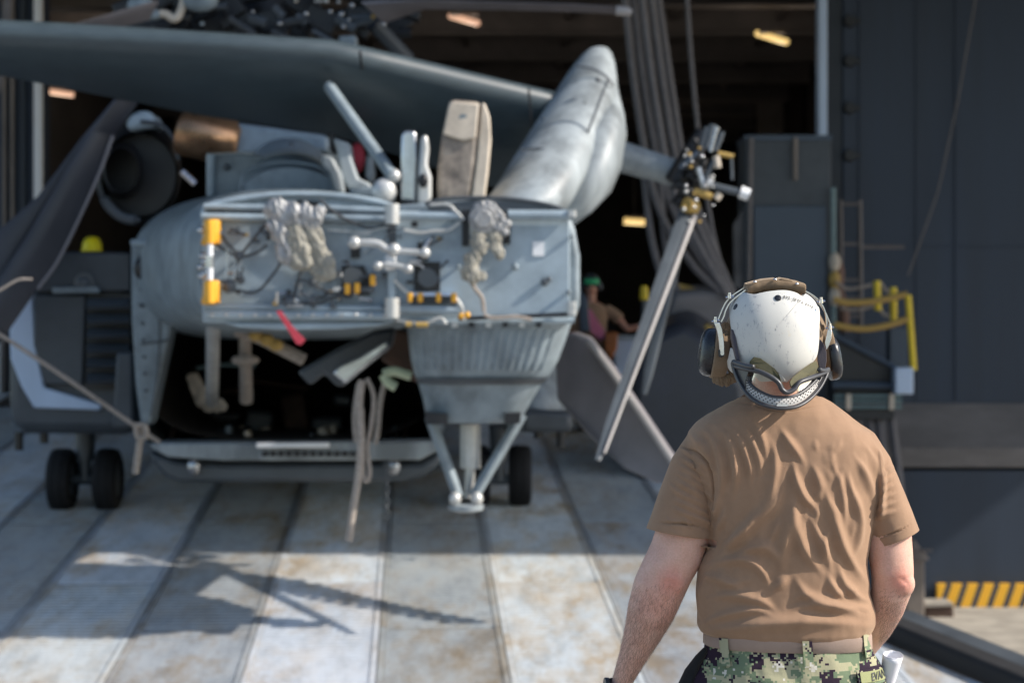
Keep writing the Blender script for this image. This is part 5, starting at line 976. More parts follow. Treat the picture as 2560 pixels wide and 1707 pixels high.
def waist(px, py, off=0.0):                            # a point on the waistband surface at a photo position
    for k in range(len(tsec)-1):
        if tsec[k][0] <= py <= tsec[k+1][0] or k == len(tsec)-2:
            f = (py-tsec[k][0])/(tsec[k+1][0]-tsec[k][0]); l, r, b = [tsec[k][i]+(tsec[k+1][i]-tsec[k][i])*f for i in (1, 2, 3)]; break
    if py < 1588: l, r, b = tsec[0][1:]
    cx = W((l+r)/2, 0, 4.425).x; a = (r-l)/2/1125; u = (px-(l+r)/2)/((r-l)/2); u = max(-.985, min(.985, u))
    return Vector((cx+a*u, 4.43-b*(1-abs(u)**2.4)**(1/2.4)-off, zx(0, py)[1]))
mb = MB(); cxb = W(1969, 0, 4.425).x
mb.loft([[Vector((cxb+a*spow(math.cos(q), 2/2.4), 4.43+b*spow(math.sin(q), 2/2.4), zx(0, py)[1]-.004*math.cos(q))) for q in [2*math.pi*k/80 for k in range(80)]] for py, a, b in ((1576, .183, .115), (1578, .186, .1185), (1611, .187, .1195), (1613, .184, .117))], False, False)
mb.build('belt', M['web'], P1, ang=60)
def surf_strip(pxs, pys, off, name, m, par, th=.003, k=6):
    mb = MB(); n = len(pxs); G = []
    for o_ in (off, off-th):
        G.append([[waist(pxs[0]+(pxs[1]-pxs[0])*i/k+(sk*(j/4) if True else 0), pys[0]+(pys[1]-pys[0])*j/4, o_) for i in range(k+1)] for j in range(5)])
    v = [p for L_ in G for row in L_ for p in row]; w = k+1; N = 5*w; f = []
    for j in range(4):
        for i in range(k): a = j*w+i; f.append((a, a+1, a+w+1, a+w)); f.append((N+a, N+a+w, N+a+w+1, N+a+1))
    for i in range(k): f.append((i, N+i, N+i+1, i+1)); b_ = 4*w; f.append((b_+i, b_+i+1, N+b_+i+1, N+b_+i))
    for j in range(4): a = j*w; f.append((a, a+w, N+a+w, N+a)); a += k; f.append((a, N+a, N+a+w, a+w))
    mb.add(v, f); return mb.build(name, m, par, ang=50)
sk = 4
surf_strip((1789, 1809), (1582, 1646), .014, 'belt_loop', M['camo'], to_); surf_strip((1986, 2010), (1582, 1642), .014, 'belt_loop', M['camo'], to_); surf_strip((2144, 2164), (1574, 1628), .014, 'belt_loop', M['camo'], to_)
sk = 6; surf_strip((2120, 2200), (1655, 1690), .012, 'pocket_flap', M['camo'], to_, .004, 10)
sk = 3; tape = surf_strip((2128, 2200), (1659, 1684), .0145, 'name_tape', knit_mat('name_tape_cloth', (.33, .34, .17), (.27, .29, .14)), to_, .002, 10)
def text_mesh(txt, size):
    c = bpy.data.curves.new('t', 'FONT'); c.body = txt; c.size = size; c.extrude = 0; c.offset = size*.018; o = bpy.data.objects.new('t', c); COL.objects.link(o)
    dg = bpy.context.evaluated_depsgraph_get(); dg.update(); me = bpy.data.meshes.new_from_object(o.evaluated_get(dg)); bpy.data.objects.remove(o)
    v = [tuple(x.co) for x in me.vertices]; f = [tuple(p.vertices) for p in me.polygons]; bpy.data.meshes.remove(me); return v, f
v, f = text_mesh('EVANS', 26)
mb = MB(); mb.add([waist(2156+a*.66-b*.02+3, 1681-b-(a*.04), .0168) for a, b, _ in v], f)
me = bpy.data.meshes.new('name_lettering'); me.from_pydata(mb.v, [], mb.f); finish(me, 'name_lettering', M['black'], tape, ang=180, recalc=False)
mb = MB(); A = [waist(a, b, .004) for a, b in ((1766, 1622), (1790, 1640))]
mb.tube(L([(1762, 1612, 4.40), (1745, 1645, 4.38), (1722, 1690, 4.37), (1700, 1760, 4.37)], 4.4), [.008]+[.014]*9+[.02]*9+[.018], 12) if False else mb.hull2([W(a, b, 4.39) for a, b in ((1764, 1612), (1772, 1630), (1752, 1660), (1732, 1720), (1730, 1800), (1690, 1800), (1693, 1712), (1712, 1672), (1738, 1638))], [W(a, b, 4.45) for a, b in ((1764, 1612), (1772, 1630), (1752, 1660), (1732, 1720), (1730, 1800), (1690, 1800), (1693, 1712), (1712, 1672), (1738, 1638))])
tag(mb.build('hip_pouch', M['black_cloth'], None, bevel=.008), 'black cloth pouch at the left hip of the sailor', 'pouch')
for s, cx in ((-1, 1832), (1, 2104)):                  # boots
    p = W(cx, 2781, 4.43); bz = MAN.z; mb = MB()
    mb.hloft([(p.x, 4.48, bz, .05, .15, 3), (p.x, 4.48, bz+.03, .05, .15, 3), (p.x, 4.47, bz+.07, .048, .13, 2.4), (p.x, 4.44, bz+.11, .045, .08, 2.2), (p.x, 4.43, bz+.2, .05, .062, 2)], 24); mb.build('boot', M['tanbrown'], P1, ang=60)
# wristwatch
t = thing('wristwatch', 'black wristwatch on the lowered left wrist at the bottom edge', 'watch', W(1548, 1716, 4.46))
c = W(1549, 1718, 4.462); ax = dL; u = Vector((0, 1, 0)); u = (u-ax*u.dot(ax)).normalized(); v_ = ax.cross(u)
mb = MB(); rings = []
for k in range(32):
    q = 2*math.pi*k/32; e = u*math.cos(q)*.0265+v_*math.sin(q)*.0265; e2 = e*1.12; rings.append([c+e-ax*.009, c+e2-ax*.009, c+e2+ax*.009, c+e+ax*.009])
vs = [p for r in rings for p in r]; mb.add(vs, [(k*4+i, k*4+(i+1) % 4, ((k+1) % 32)*4+(i+1) % 4, ((k+1) % 32)*4+i) for k in range(32) for i in range(4)]); mb.build('band', M['rubber'], t)
cc = c+Vector((-.028, -.006, .006)); mb = MB(); mb.tube([cc-Vector((.006, .001, 0)), cc+Vector((.004, .001, 0))], .018, 20); mb.build('case', M['cupblack'], t, bevel=.002)
# rolled paper at the right hip
mb = MB(); rings = []
a0, a1 = W(2233, 1636, 4.40), W(2205, 1760, 4.44); ax = (a1-a0).normalized(); u = Vector((1, 0, 0)); u = (u-ax*u.dot(ax)).normalized(); v_ = ax.cross(u)
for j in range(12):
    row = []
    for k in range(40):
        q = k/59*4.6*math.pi; r = .0205+.0035*k/59; r *= (1-.45*j/11); pt = a0.lerp(a1, j/11)+u*math.cos(q)*r+v_*math.sin(q)*r
        if j == 0: pt -= ax*(.0022*math.sin(q*1.3)+.0008*math.sin(q*7))
        row.append(pt)
    rings.append(row)
mb.loft(rings, False, False, closed=False); o = mb.build('rolled_paper', M['paper'], None, ang=180); m_ = o.modifiers.new('thick', 'SOLIDIFY'); m_.thickness = .0006
tag(o, 'white paper roll sticking up at the right hip of the sailor', 'paper')

# ---- helmet
HM = thing('helmet', 'scuffed white flight deck helmet with black ear cups on the near sailor', 'helmet', W(1938, 850, 4.42))
Q = lambda u, v: (1650+u/3.4836, 650+v/3.4836)
def hs(px, py, off=0.0, a=126, b=150, ry=.128, cx=1937, cy=846, D=4.425, e=2.35):
    k = abs((px-cx)/a)**e+abs((py-cy)/b)**e
    dy = ry*max(.0, 1-min(k, .995))**(1/e)
    return W(px, py, 4.30+(.128-dy)*.98) if False else (lambda d_: W(px, py, d_))(D-dy-off)
def patch(outline, fn, name, m, par, thick=.004, n=18, ang=60):
    """closed outline in photo points, filled with rings that follow the surface fn"""
    o2 = [tuple(p)[:2] for p in smooth_line([(a, b, 0) for a, b in outline]+[(outline[0][0], outline[0][1], 0)], 4)][:-1]
    cx = sum(p[0] for p in o2)/len(o2); cy = sum(p[1] for p in o2)/len(o2); mb = MB()
    rings = [[fn(cx+(a-cx)*k/n, cy+(b-cy)*k/n) for a, b in o2] for k in range(1, n+1)]
    mb.loft(rings, True, False); o = mb.build(name, m, par, ang=ang)
    s = o.modifiers.new('thick', 'SOLIDIFY'); s.thickness = thick; s.offset = 0; bv = o.modifiers.new('round', 'BEVEL'); bv.width = thick*.35; bv.segments = 2; bv.limit_method = 'ANGLE'; bv.angle_limit = R(50)
    return o
# cloth cap under the shells
mb = MB(); mb.ball(W(1938, 862, 4.445), (.118, .112, .128), 40, 28)
cap = mb.build('cloth_cap', M['capcloth'], HM, ang=180)
tx = bpy.data.textures.new('cap_rumple', 'CLOUDS'); tx.noise_scale = .05; dm = cap.modifiers.new('rumple', 'DISPLACE'); dm.texture = tx; dm.strength = .006; dm.mid_level = .5
bmx = bmesh.new(); bmx.from_mesh(cap.data); bmesh.ops.delete(bmx, geom=[v for v in bmx.verts if v.co.z+HM.location.z < W(0, 948, 4.4).z], context='VERTS'); bmx.to_mesh(cap.data); bmx.free()
shell = patch([Q(*p) for p in ((720, 283), (668, 318), (628, 372), (612, 440), (622, 560), (645, 690), (672, 800), (690, 860), (700, 930), (760, 985), (900, 975), (990, 960), (1040, 985), (1092, 1058), (1150, 1015), (1240, 960), (1310, 900), (1356, 840), (1374, 740), (1380, 600), (1382, 450), (1362, 395), (1320, 340), (1262, 300), (1235, 322), (1180, 290), (1090, 270), (980, 275), (880, 292), (830, 304), (780, 298))], hs, 'back_shell', M['shell'], HM, .005, 30)
patch([Q(*p) for p in ((618, 760), (600, 840), (586, 905), (612, 960), (655, 990), (720, 1000), (700, 900), (660, 800))], lambda x, y: hs(x, y, .0, 134, 156, .120), 'shell_flare', M['shell'], HM, .004, 8)
patch([Q(*p) for p in ((780, 960), (840, 1020), (880, 1055), (1000, 1050), (1090, 1055), (1040, 990), (900, 955))], lambda x, y: hs(x, y, .001, 134, 160, .125), 'shell_lip', M['shell'], HM, .004, 8)
for u, v, mm in ((657, 407, 'cupblack'), (1028, 328, 'cupblack'), (1350, 440, 'chrome')):
    x, y = Q(u, v); p = hs(x, y, .005); nn = (hs(x+3, y)-hs(x-3, y)).cross(hs(x, y+3)-hs(x, y-3)).normalized(); nn = nn if nn.y < 0 else -nn
    mb = MB(); mb.tube([p-nn*.003, p+nn*.0005, p+nn*.0014], [.0078*(.8 if v == 440 else 1), .0074*(.8 if v == 440 else 1), .005*(.8 if v == 440 else 1)], 18, ref=(1, 0, 0)); mb.build('snap_rivet', M[mm], HM)
# marker lettering along the upper right of the shell
x0, y0 = Q(1072, 333); x1, y1 = Q(1332, 425); txt = 'BV2-DET7A-04485'; acc = 0
lt = MB(); n_ch = len(txt)
for i, ch in enumerate(txt):
    f_ = i/(n_ch-1); x = x0+(x1-x0)*(f_**.92); y = y0+(y1-y0)*(f_**1.35)
    ang = math.atan2((y1-y0)*1.35*max(f_, .05)**.35, (x1-x0)); v, f = text_mesh(ch, 10.5-1.6*f_)
    lt.add([hs(x+a*math.cos(ang)*.8+b*math.sin(ang), y+a*math.sin(ang)*.8-b*math.cos(ang), .0058) for a, b, _ in v], f)
me = bpy.data.meshes.new('lettering'); me.from_pydata(lt.v, [], lt.f); finish(me, 'lettering', M['black'], shell, ang=180, recalc=False)
# head pad on top
mb = MB(); rings = []
for k in range(15):
    f_ = k/14; x = 742+(1250-742)*f_; top_ = 205-44*math.sin(math.pi*f_)**.8; bot_ = 300-30*math.sin(math.pi*f_)
    c = W(*Q(x, (top_+bot_)/2), 4.395); h = (bot_-top_)/2/3.4836/1125; r = []
    for q in [2*math.pi*j/20 for j in range(20)]: r.append(c+Vector((0, .045*spow(math.cos(q), .6), h*spow(math.sin(q), .6))))
    rings.append(r)
mb.loft(rings); pad = mb.build('head_pad', M['capcloth'], HM, ang=60, bevel=.003)
tx = bpy.data.textures.new('pad_rumple', 'CLOUDS'); tx.noise_scale = .03; ss = pad.modifiers.new('sub', 'SUBSURF'); ss.levels = 1; ss.render_levels = 1; dm = pad.modifiers.new('rumple', 'DISPLACE'); dm.texture = tx; dm.strength = .006
for pts in ([(745, 215), (790, 200), (900, 172), (1010, 160), (1030, 168), (1000, 195), (850, 210), (780, 235)], [(1025, 172), (1060, 158), (1150, 172), (1170, 195), (1245, 215), (1248, 245), (1180, 232), (1100, 200)]):
    A = [W(*Q(*p), 4.352) for p in pts]; mb = MB(); mb.hull2(A, [p+Vector((0, .05, .004)) for p in A]); mb.build('pad_flap', M['capcloth'], pad, bevel=.003)
for u, v in ((1000, 168), (825, 190), (1190, 208)): mb = MB(); mb.ball(W(*Q(u, v), 4.348), (.0042, .003, .0025), 10, 6); mb.build('snap', M['chrome'], pad)
# spring steel bands, pivots, straps and ear cups
for pts, D in (([(745, 232), (690, 268), (628, 310), (575, 365), (545, 420), (520, 480), (500, 530)], 4.40), ([(742, 262), (680, 310), (610, 370), (570, 440), (555, 490), (530, 540)], 4.372), ([(1245, 262), (1310, 295), (1375, 345), (1420, 410), (1443, 480), (1450, 540), (1452, 590)], 4.385), ([(1250, 268), (1330, 315), (1395, 390), (1440, 460), (1470, 530), (1492, 575)], 4.42)):
    P_ = L([Q(*p) for p in pts], D); mb = MB(); rings = []
    for i, p in enumerate(P_):
        t_ = (P_[min(i+1, len(P_)-1)]-P_[max(i-1, 0)]).normalized(); s_ = Vector((0, 1, 0)); nn = t_.cross(s_)
        rings.append([p+nn*.0012*a+s_*.006*b for a, b in ((-1, -1), (1, -1), (1, 1), (-1, 1))])
    mb.loft(rings); mb.build('spring_band', M['chrome'], HM)
for u, v in ((608, 312), (485, 522), (1402, 352), (1478, 580)):
    mb = MB(); c = W(*Q(u, v), 4.372); mb.hloft([(c.x, c.y, c.z-.006, .005, .005, 2), (c.x, c.y, c.z+.002, .005, .005, 2), (c.x, c.y, c.z+.003, .0035, .0035, 2), (c.x, c.y, c.z+.007, .0035, .0035, 2)], 12); mb.tube([c+Vector((-.009, 0, -.004)), c+Vector((.009, 0, -.001))], .0022, 8); mb.build('pivot_bolt', M['chrome'], HM)
for pts in ([(472, 545), (518, 542), (542, 600), (557, 680), (562, 760), (560, 835), (520, 825), (512, 700), (498, 620)], [(1462, 600), (1498, 612), (1494, 680), (1475, 740), (1450, 785), (1436, 720), (1450, 660)]):
    A = [W(*Q(*p), 4.352) for p in pts]; mb = MB(); mb.hull2(A, [p+Vector((0, .0035, 0)) for p in A]); y_ = mb.build('cup_yoke', M['chrome'], HM, bevel=.0012)
mb = MB(); A = [W(*Q(*p), 4.349) for p in ((508, 790), (522, 775), (530, 815), (556, 815), (556, 840), (535, 850), (512, 840))]; mb.hull2(A, [p+Vector((0, .006, 0)) for p in A]); mb.build('yoke_tip', M['cupblack'], HM, bevel=.001)
mb = MB(); mb.tube([W(*Q(542, 813), 4.347), W(*Q(542, 813), 4.352)], .0042, 14, ref=(1, 0, 0)); mb.build('yoke_screw', M['chrome'], HM)
def cup(cu, cv, hw, hh, D, depth, side, name, m, e=2.6, ang=60):
    """ear cup: stacked rounded sections along X"""
    c = W(*Q(cu, cv), D); w = hw/3.4836/1125; h = hh/3.4836/1125; mb = MB(); rings = []
    prof = ((1, .93), (.85, .99), (.2, 1), (-.25, .97), (-.6, .88), (-.85, .70), (-.97, .45), (-1, .2))
    for u, k in prof:
        rings.append([c+Vector((side*u*w*-1*-1, depth*k*spow(math.cos(q), 2/e), h*k*spow(math.sin(q), 2/e))) for q in [2*math.pi*j/36 for j in range(36)]])
    mb.loft(rings); return mb, c
mb, c = cup(418, 800, 78, 212, 4.425, .052, 1, '', None); rot = Matrix.Rotation(R(-7), 4, 'Y')
def rotated(mb, c, deg):
    Rm = Matrix.Rotation(R(deg), 3, 'Y'); mb.v = [tuple(c+Rm@(Vector(v)-c)) for v in mb.v]; return mb
rotated(mb, c, 7).build('ear_cup', M['cupblack'], HM, ang=60)
mb, c = cup(518, 805, 52, 228, 4.425, .060, 1, '', None); mb2 = MB(); rings = []
for u, k in ((-1, .93), (-.9, 1), (-.3, 1.01), (.4, .99), (1, .92)): rings.append([c+Vector((u*.0165, .062*k*spow(math.cos(q), .8), .0585*k*spow(math.sin(q), .8))) for q in [2*math.pi*j/36 for j in range(36)]])
mb2.loft(rings); rotated(mb2, c, 7).build('ear_seal', M['capcloth'], HM, ang=60, bevel=.002)
mb, c = cup(1510, 850, 58, 196, 4.425, .056, -1, '', None); rotated(mb, c, -9).build('ear_cup', M['cupblack'], HM, ang=60)
c = W(*Q(1455, 780), 4.43); mb2 = MB(); rings = []
for u, k in ((-1, .9), (-.8, 1), (.2, 1.01), (.9, .99), (1, .94)): rings.append([c+Vector((u*.0125, .054*k*spow(math.cos(q), .8), .0500*k*spow(math.sin(q), .8))) for q in [2*math.pi*j/36 for j in range(36)]])
mb2.loft(rings); rotated(mb2, c, -9).build('ear_seal', M['capcloth'], HM, ang=60, bevel=.002)
o = blob([Q(*p) for p in ((500, 1035), (540, 1045), (590, 1040), (650, 1010))], 12, 4.40, M['capcloth'], 'ear_flap', HM, 21)
o = blob([Q(*p) for p in ((560, 560), (590, 640), (600, 760))], 11, 4.385, M['capcloth'], 'side_fold', HM, 22)
o = blob([Q(*p) for p in ((1405, 600), (1395, 690), (1400, 780))], 9, 4.385, M['capcloth'], 'side_fold', HM, 23)

# ---- goggles hanging upside down round the back of the helmet
GG = thing('goggles', 'dark rubber goggles worn backwards over the nape below the white helmet', 'goggles', W(1950, 975, 4.27))
def gd(px): return 4.238+.105*abs((px-1948)/118)**2.2
def G(u, v, off=0): x, y = Q(u, v); return W(x, y, gd(x)+off)
def gline(pts, off=0, k=6): return smooth_line([G(a, b, off) for a, b in pts], k)
low = [(632, 900), (655, 985), (700, 1085), (762, 1175), (850, 1240), (975, 1283), (1100, 1290), (1205, 1268), (1300, 1208), (1385, 1115), (1438, 1020), (1460, 960)]
mb = MB(); mb.tube(gline(low), [(.011, .0046)]*67, 12, ref=(0, 1, 0)); fr = mb.build('frame', M['goggle'], GG, ang=180)
upp = [(665, 925), (760, 950), (860, 970), (960, 1015), (1030, 1065), (1062, 1125), (1108, 1152), (1165, 1125), (1215, 1065), (1300, 1030), (1400, 992), (1450, 968)]
mb = MB(); mb.tube(gline(upp, .002), [(.010, .0055)]*67, 12, ref=(0, 1, 0)); mb.build('nose_bridge_rim', M['goggle'], GG, ang=180)
# side wings of the frame
for pts in ([(628, 880), (700, 905), (778, 960), (750, 1050), (748, 1130), (720, 1110), (668, 1010), (630, 940)], [(1470, 945), (1472, 1010), (1400, 1110), (1366, 1150), (1385, 1060), (1420, 990)]):
    A = [G(a, b, -.004) for a, b in pts]; mb = MB(); mb.hull2(A, [p+Vector((0, .014, 0)) for p in A]); mb.build('side_wing', M['goggle'], GG, bevel=.003)
for pts in ([(640, 885), (700, 905), (760, 922), (815, 930)], [(1385, 955), (1430, 962), (1465, 950)]):
    mb = MB(); mb.tube(gline(pts, -.012), .0050, 12); mb.build('strap_clip', M['goggle'], GG, ang=180)
# perforated vent strip between the lower rim and the lens
inner = [(770, 1010), (775, 1060), (812, 1105), (880, 1150), (980, 1190), (1100, 1195), (1195, 1175), (1270, 1130), (1330, 1075), (1360, 1040)]
outer = [(745, 1020), (742, 1105), (790, 1175), (862, 1222), (975, 1262), (1100, 1270), (1200, 1248), (1290, 1190), (1370, 1105), (1395, 1050)]
I_ = [tuple(p)[:2] for p in smooth_line([(a, b, 0) for a, b in inner], 6)]; O_ = [tuple(p)[:2] for p in smooth_line([(a, b, 0) for a, b in outer], 6)]
mb = MB(); mb.loft([[G(*p, .001) for p in O_], [G(*[a*.5+b*.5 for a, b in zip(p, q)], -.001) for p, q in zip(O_, I_)], [G(*p, .006) for p in I_]], False, False, closed=False); vs_ = mb.build('vent_strip', M['mesh'], GG, ang=180)
hb = MB()
for i in range(2, len(I_)-2, 2):
    for j, f_ in enumerate((.25, .5, .75)):
        a, b = I_[i]; a2, b2 = I_[min(i+2, len(I_)-1)]; c_, d_ = O_[i]; c2, d2 = O_[min(i+2, len(O_)-1)]
        h = .5 if j % 2 else 0; x = (a+(a2-a)*h)*(1-f_)+(c_+(c2-c_)*h)*f_; y = (b+(b2-b)*h)*(1-f_)+(d_+(d2-d_)*h)*f_; p = G(x, y, -.0018)
        hb.add([p+Vector((.0015*math.cos(q), 0, .0015*math.sin(q))) for q in [2*math.pi*t_/8 for t_ in range(8)]], [tuple(range(8))])
stuff(hb.build('vent_holes', M['black'], GG))
mb = MB(); mb.tube(gline(inner, .007), .0036, 10); mb.build('lens_seal', M['goggle'], GG, ang=180)
mb = MB(); A = [G(a, b, -.0085) for a, b in ((1022, 1254), (1110, 1252), (1125, 1260), (1105, 1274), (1015, 1272))]; mb.hull2(A, [p+Vector((0, .003, 0)) for p in A]); mb.build('frame_badge', M['pale_metal'], fr)
gm = bpy.data.materials.new('clear_lens'); gm.use_nodes = True; gn = gm.node_tree.nodes; gl = gm.node_tree.links; gn.remove(gn['Principled BSDF'])
tb = gn.new('ShaderNodeBsdfTransparent'); tb.inputs[0].default_value = (.92, .92, .90, 1); gb = gn.new('ShaderNodeBsdfGlossy'); gb.inputs['Roughness'].default_value = .04; ms = gn.new('ShaderNodeMixShader'); fz = gn.new('ShaderNodeFresnel'); fz.inputs[0].default_value = 1.45
gl.new(fz.outputs[0], ms.inputs[0]); gl.new(tb.outputs[0], ms.inputs[1]); gl.new(gb.outputs[0], ms.inputs[2]); gl.new(ms.outputs[0], gn['Material Output'].inputs[0])
up2 = [tuple(p)[:2] for p in smooth_line([(a, b, 0) for a, b in upp[1:11]], 6)]; N_ = min(len(up2), len(I_)); 
def rs(P_, n): return [P_[min(len(P_)-1, round(i*(len(P_)-1)/(n-1)))] for i in range(n)]
U3, I3 = rs(up2, 40), rs(I_, 40); mb = MB(); mb.loft([[G(a*(1-f_)+c_*f_, b*(1-f_)+d_*f_, .012) for (a, b), (c_, d_) in zip(U3, I3)] for f_ in (0, .5, 1)], False, False, closed=False); mb.build('lens', gm, GG, ang=180)
# olive foam and cloth behind the upper rim
for pts in ([(775, 940), (785, 880), (820, 843), (875, 855), (940, 900), (1000, 945), (1040, 1000), (1060, 1060), (1085, 1110), (1060, 1118), (1010, 1050), (940, 1005), (860, 968)], [(1140, 1110), (1128, 1060), (1160, 1015), (1240, 950), (1320, 895), (1362, 878), (1378, 920), (1395, 985), (1300, 1018), (1225, 1052), (1180, 1105)]):
    A = [hs(*Q(a, b), .014) if b < 1000 else G(a, b, .006) for a, b in pts]; mb = MB(); mb.hull2(A, [p+Vector((0, .007, 0)) for p in A]); mb.build('face_foam', M['olive'], GG, bevel=.0025)
# elastic straps running up under the ear cups
def band(pl, pr, off, nm='strap'):
    mb = MB(); mb.loft([[hs(*Q(*p), off[i]) for i, p in enumerate(pl)], [hs(*Q(*p), off[i]) for i, p in enumerate(pr)]], False, False, closed=False); o = mb.build(nm, M['elastic'], GG, ang=180); s = o.modifiers.new('t', 'SOLIDIFY'); s.thickness = .0025; return o
band([(622, 600), (620, 680), (640, 770), (662, 860), (672, 905)], [(640, 610), (660, 680), (680, 780), (698, 860), (706, 905)], [.004, .006, .008, .012, .02])
A = [W(*Q(a, b), 4.358) for a, b in ((1372, 690), (1400, 695), (1432, 740), (1450, 800), (1452, 880), (1440, 945), (1392, 950), (1372, 880), (1368, 780))]
mb = MB(); mb.hull2(A, [p+Vector((0, .003, 0)) for p in A]); mb.build('strap', M['elastic'], GG, bevel=.001)
# platform under his feet, just out of the picture
t = thing('work_platform', 'steel work platform the near sailor stands on', 'platform', (W(1960, 0, 4.42).x, 4.4, ramp_z(4.4)))
c = W(1960, 0, 4.42).x
mb = MB(); mb.box((c, 4.42, MAN.z-.03), (1.3, 1.1, .055)); mb.build('deck', M['louver'], t, bevel=.006)
for sx in (-.58, .58):
    for sy in (-.48, .48): mb = MB(); mb.tube([Vector((c+sx, 4.42+sy, MAN.z-.05)), Vector((c+sx, 4.42+sy, ramp_z(4.42+sy)-.02))], .03, 10); mb.build('leg', M['hoist'], t)

# ---- far workers (blurred, but whole)
def worker(base, zfeet, zhead, face, arms, label, shirt, legs, hat, extra):
    k = (zhead-zfeet)/1.80; x, y = base; t = thing('person', label, 'person', (x, y, zfeet)); Y = face
    def p(a, b, c): return Vector((x+a*k, y-b*k*Y, zfeet+c*k))   # b forward, towards the camera when face is 1
    mb = MB(); mb.hloft([(x, y, zfeet+c*k, a*k, b*k, 2.3) for c, a, b in ((.92, .15, .10), (1.05, .15, .10), (1.25, .17, .11), (1.40, .19, .11), (1.47, .13, .08), (1.50, .06, .05))], 28)
    mb.tube([p(0, 0, 1.46), p(0, .01, 1.62)], .055*k, 14); mb.ball(p(0, .01, 1.68), (.072*k, .09*k, .112*k), 18, 14); mb.ball(p(0, .105, 1.665), (.012*k, .018*k, .022*k), 8, 6)
    for s in (-1, 1):
        mb.ball(p(s*.074, 0, 1.67), (.01*k, .02*k, .03*k), 8, 6); mb.tube([p(s*.09, 0, .95), p(s*.10, .02, .5), p(s*.11, 0, .08)], [.085*k, .06*k, .04*k], 14)
    for a in arms:
        q = [p(*v) for v in a[0]]; mb.tube(q, [.058*k, .05*k, .042*k, .036*k, .026*k][:len(q)], 12); d_ = (q[-1]-q[-2]).normalized(); hand(mb, q[-1], d_, a[1], a[2], .3, k)
    b = finish(remeshed(mb, .009, 3), 'body', M['skin_far'], t, ang=180, recalc=False)
    mb = MB(); mb.hloft([(x, y, zfeet+c*k, a*k, b_*k, 2.3) for c, a, b_ in ((.90, .17, .12), (1.05, .168, .118), (1.25, .188, .128), (1.38, .205, .125), (1.44, .18, .105), (1.485, .09, .07))], 28)
    for a in arms: q = [p(*v) for v in a[0][:3]]; q[2] = q[1].lerp(q[2], .35); mb.tube(q, [.078*k, .07*k, .075*k], 14)
    finish(remeshed(mb, .012, 3), 'shirt', shirt, t, ang=180, recalc=False)
    mb = MB()
    for s in (-1, 1): mb.tube([p(s*.09, 0, .97), p(s*.10, .02, .5), p(s*.11, 0, .06)], [.115*k, .09*k, .08*k], 16)
    finish(remeshed(mb, .012, 3), 'trousers', legs, t, ang=180, recalc=False)
    for s in (-1, 1): mb = MB(); q = p(s*.11, .05, 0); mb.hloft([(q.x, q.y, q.z, .05*k, .14*k, 3), (q.x, q.y, q.z+.05*k, .05*k, .14*k, 2.5), (q.x, q.y+.05*Y*k, q.z+.11*k, .045*k, .07*k, 2)], 16); mb.build('boot', M['black'], t)
    for s in (-1, 1): mb = MB(); mb.ball(p(s*.03, .088, 1.69), (.014*k, .008*k, .008*k), 8, 6); mb.build('eye', M['white'], t)
    mb = MB(); mb.tube([p(-.025, .086, 1.62), p(.025, .086, 1.62)], .006*k, 6); mb.build('mouth', mat('lip', (.35, .1, .08), .5), t)
    return t, p, k
c = W(1478, 0, 24); zf = ramp_z(24)+.02
t, p, k = worker((c.x, 24), zf, W(0, 690, 24).z, 1, [([(.17, 0, 1.40), (.28, .02, 1.34), (.42, .05, 1.18), (.62, .08, 1.22), (.78, .10, 1.30)], (0, 1, 0), (0, 0, 1)), ([(-.17, 0, 1.40), (-.22, .0, 1.2), (-.25, .02, 1.08), (-.24, .1, .98), (-.22, .18, .9)], (0, 1, 0), (1, 0, 0))],
    'far worker in brown shirt and green goggles leaning one arm out beside the fold', M['shirt'], M['camo'], None, None)
hh = thing('helmet', 'dark cranial helmet with green front on the far worker', 'helmet', p(0, 0, 1.7))
mb = MB(); mb.ball(p(0, .0, 1.73), (.105*k, .12*k, .105*k), 20, 12); mb.build('shell', M['cable'], hh)
mb = MB(); mb.hloft([(c.x, 24-.075*k, p(0, 0, 1.70).z, .085*k, .055*k, 2.4), (c.x, 24-.075*k, p(0, 0, 1.765).z, .088*k, .06*k, 2.4)], 20); mb.build('goggle_band', mat('green_goggle', (.03, .42, .16), .4), hh, bevel=.01)
for s in (-1, 1): mb = MB(); mb.ball(p(s*.105, 0, 1.68), (.03*k, .045*k, .055*k), 12, 8); mb.build('ear_cup', M['louver'], hh)
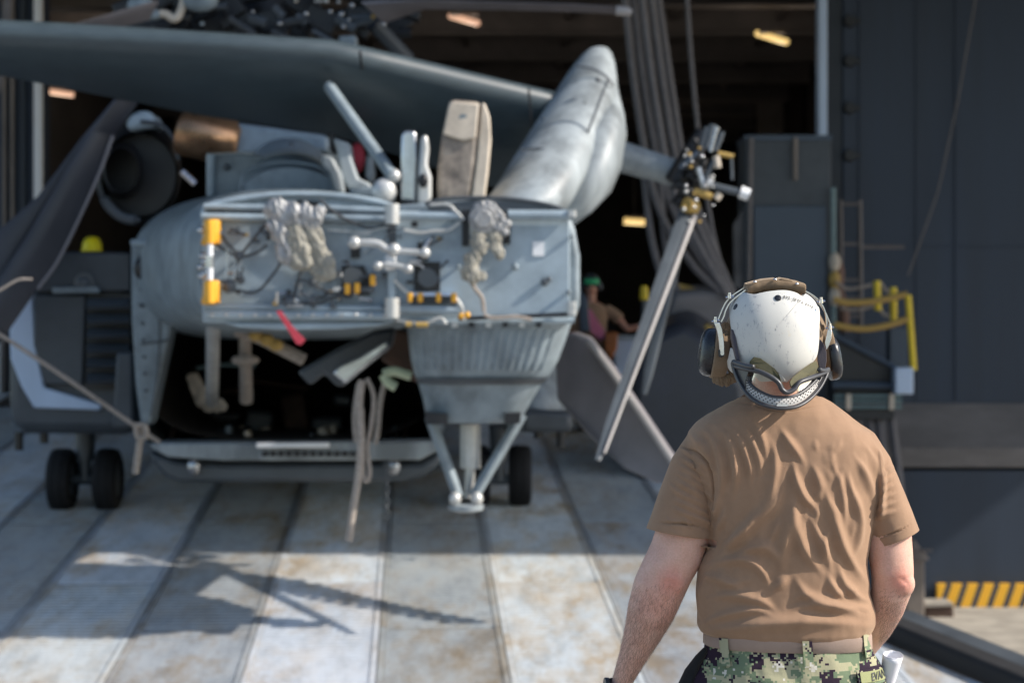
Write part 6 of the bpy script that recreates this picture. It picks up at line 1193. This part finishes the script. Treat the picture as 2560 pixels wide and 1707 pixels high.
mb = MB(); A = [W(a, b, 23.7) for a, b in ((1462, 770), (1478, 775), (1520, 840), (1500, 850), (1478, 830), (1468, 800))]; mb.hull2(A, [q+Vector((0, .04, 0)) for q in A]); tag(mb.build('pink_flag', mat('pink_cloth', (.75, .22, .33), .8)), 'pink cloth hanging at the chest of the far worker', 'cloth')
mb = MB(); A = [W(a, b, 23.2) for a, b in ((1446, 720), (1468, 745), (1476, 830), (1450, 830))]; mb.hull2(A, [q+Vector((0, .1, 0)) for q in A]); tag(mb.build('tool_bag', M['navy'], None, bevel=.02), 'dark blue bag beside the chest of the far worker', 'bag')
c2 = W(230, 0, 25); z2 = W(0, 600, 25).z-.05; zf2 = z2-1.80
t2, p2, k2 = worker((c2.x, 25), zf2, z2, 1, [([(.17, 0, 1.40), (.24, 0, 1.25), (.25, .0, 1.1), (.24, .08, .98), (.2, .16, .9)], (0, 1, 0), (-1, 0, 0)), ([(-.17, 0, 1.40), (-.24, .0, 1.25), (-.25, .0, 1.1), (-.24, .08, .98), (-.2, .16, .9)], (0, 1, 0), (1, 0, 0))],
    'far worker hidden behind the dark sponson with only the hard hat showing', mat('blue_shirt', (.05, .16, .35), .8), M['black_cloth'], None, None)
hh = thing('hard_hat', 'bright yellow hard hat above the dark sponson on the left', 'hard hat', p2(0, 0, 1.78))
mb = MB(); mb.hloft([(c2.x, 25, z2-.09, .128, .15, 2), (c2.x, 25, z2-.07, .122, .14, 2), (c2.x, 25, z2, .118, .13, 2), (c2.x, 25, z2+.06, .09, .10, 2), (c2.x, 25, z2+.085, .05, .06, 2), (c2.x, 25, z2+.092, .01, .01, 2)], 28); mb.build('shell', M['safety_yellow'] if False else mat('hat_yellow', (.95, .80, .02), .35), hh, ang=60)
mb = MB(); mb.hloft([(c2.x, 25-.05, z2-.10, .13, .19, 2), (c2.x, 25-.05, z2-.085, .13, .19, 2)], 28); mb.build('brim', bpy.data.materials['hat_yellow'], hh, bevel=.004)
mb = MB(); zt = ramp_z(25); mb.box((c2.x, 25, (zf2+zt)/2), (.8, .7, abs(zf2-zt)-.004)) ; tag(mb.build('step_box', M['louver'], None, bevel=.02), 'grey step box hidden behind the sponson under the far worker', 'box')
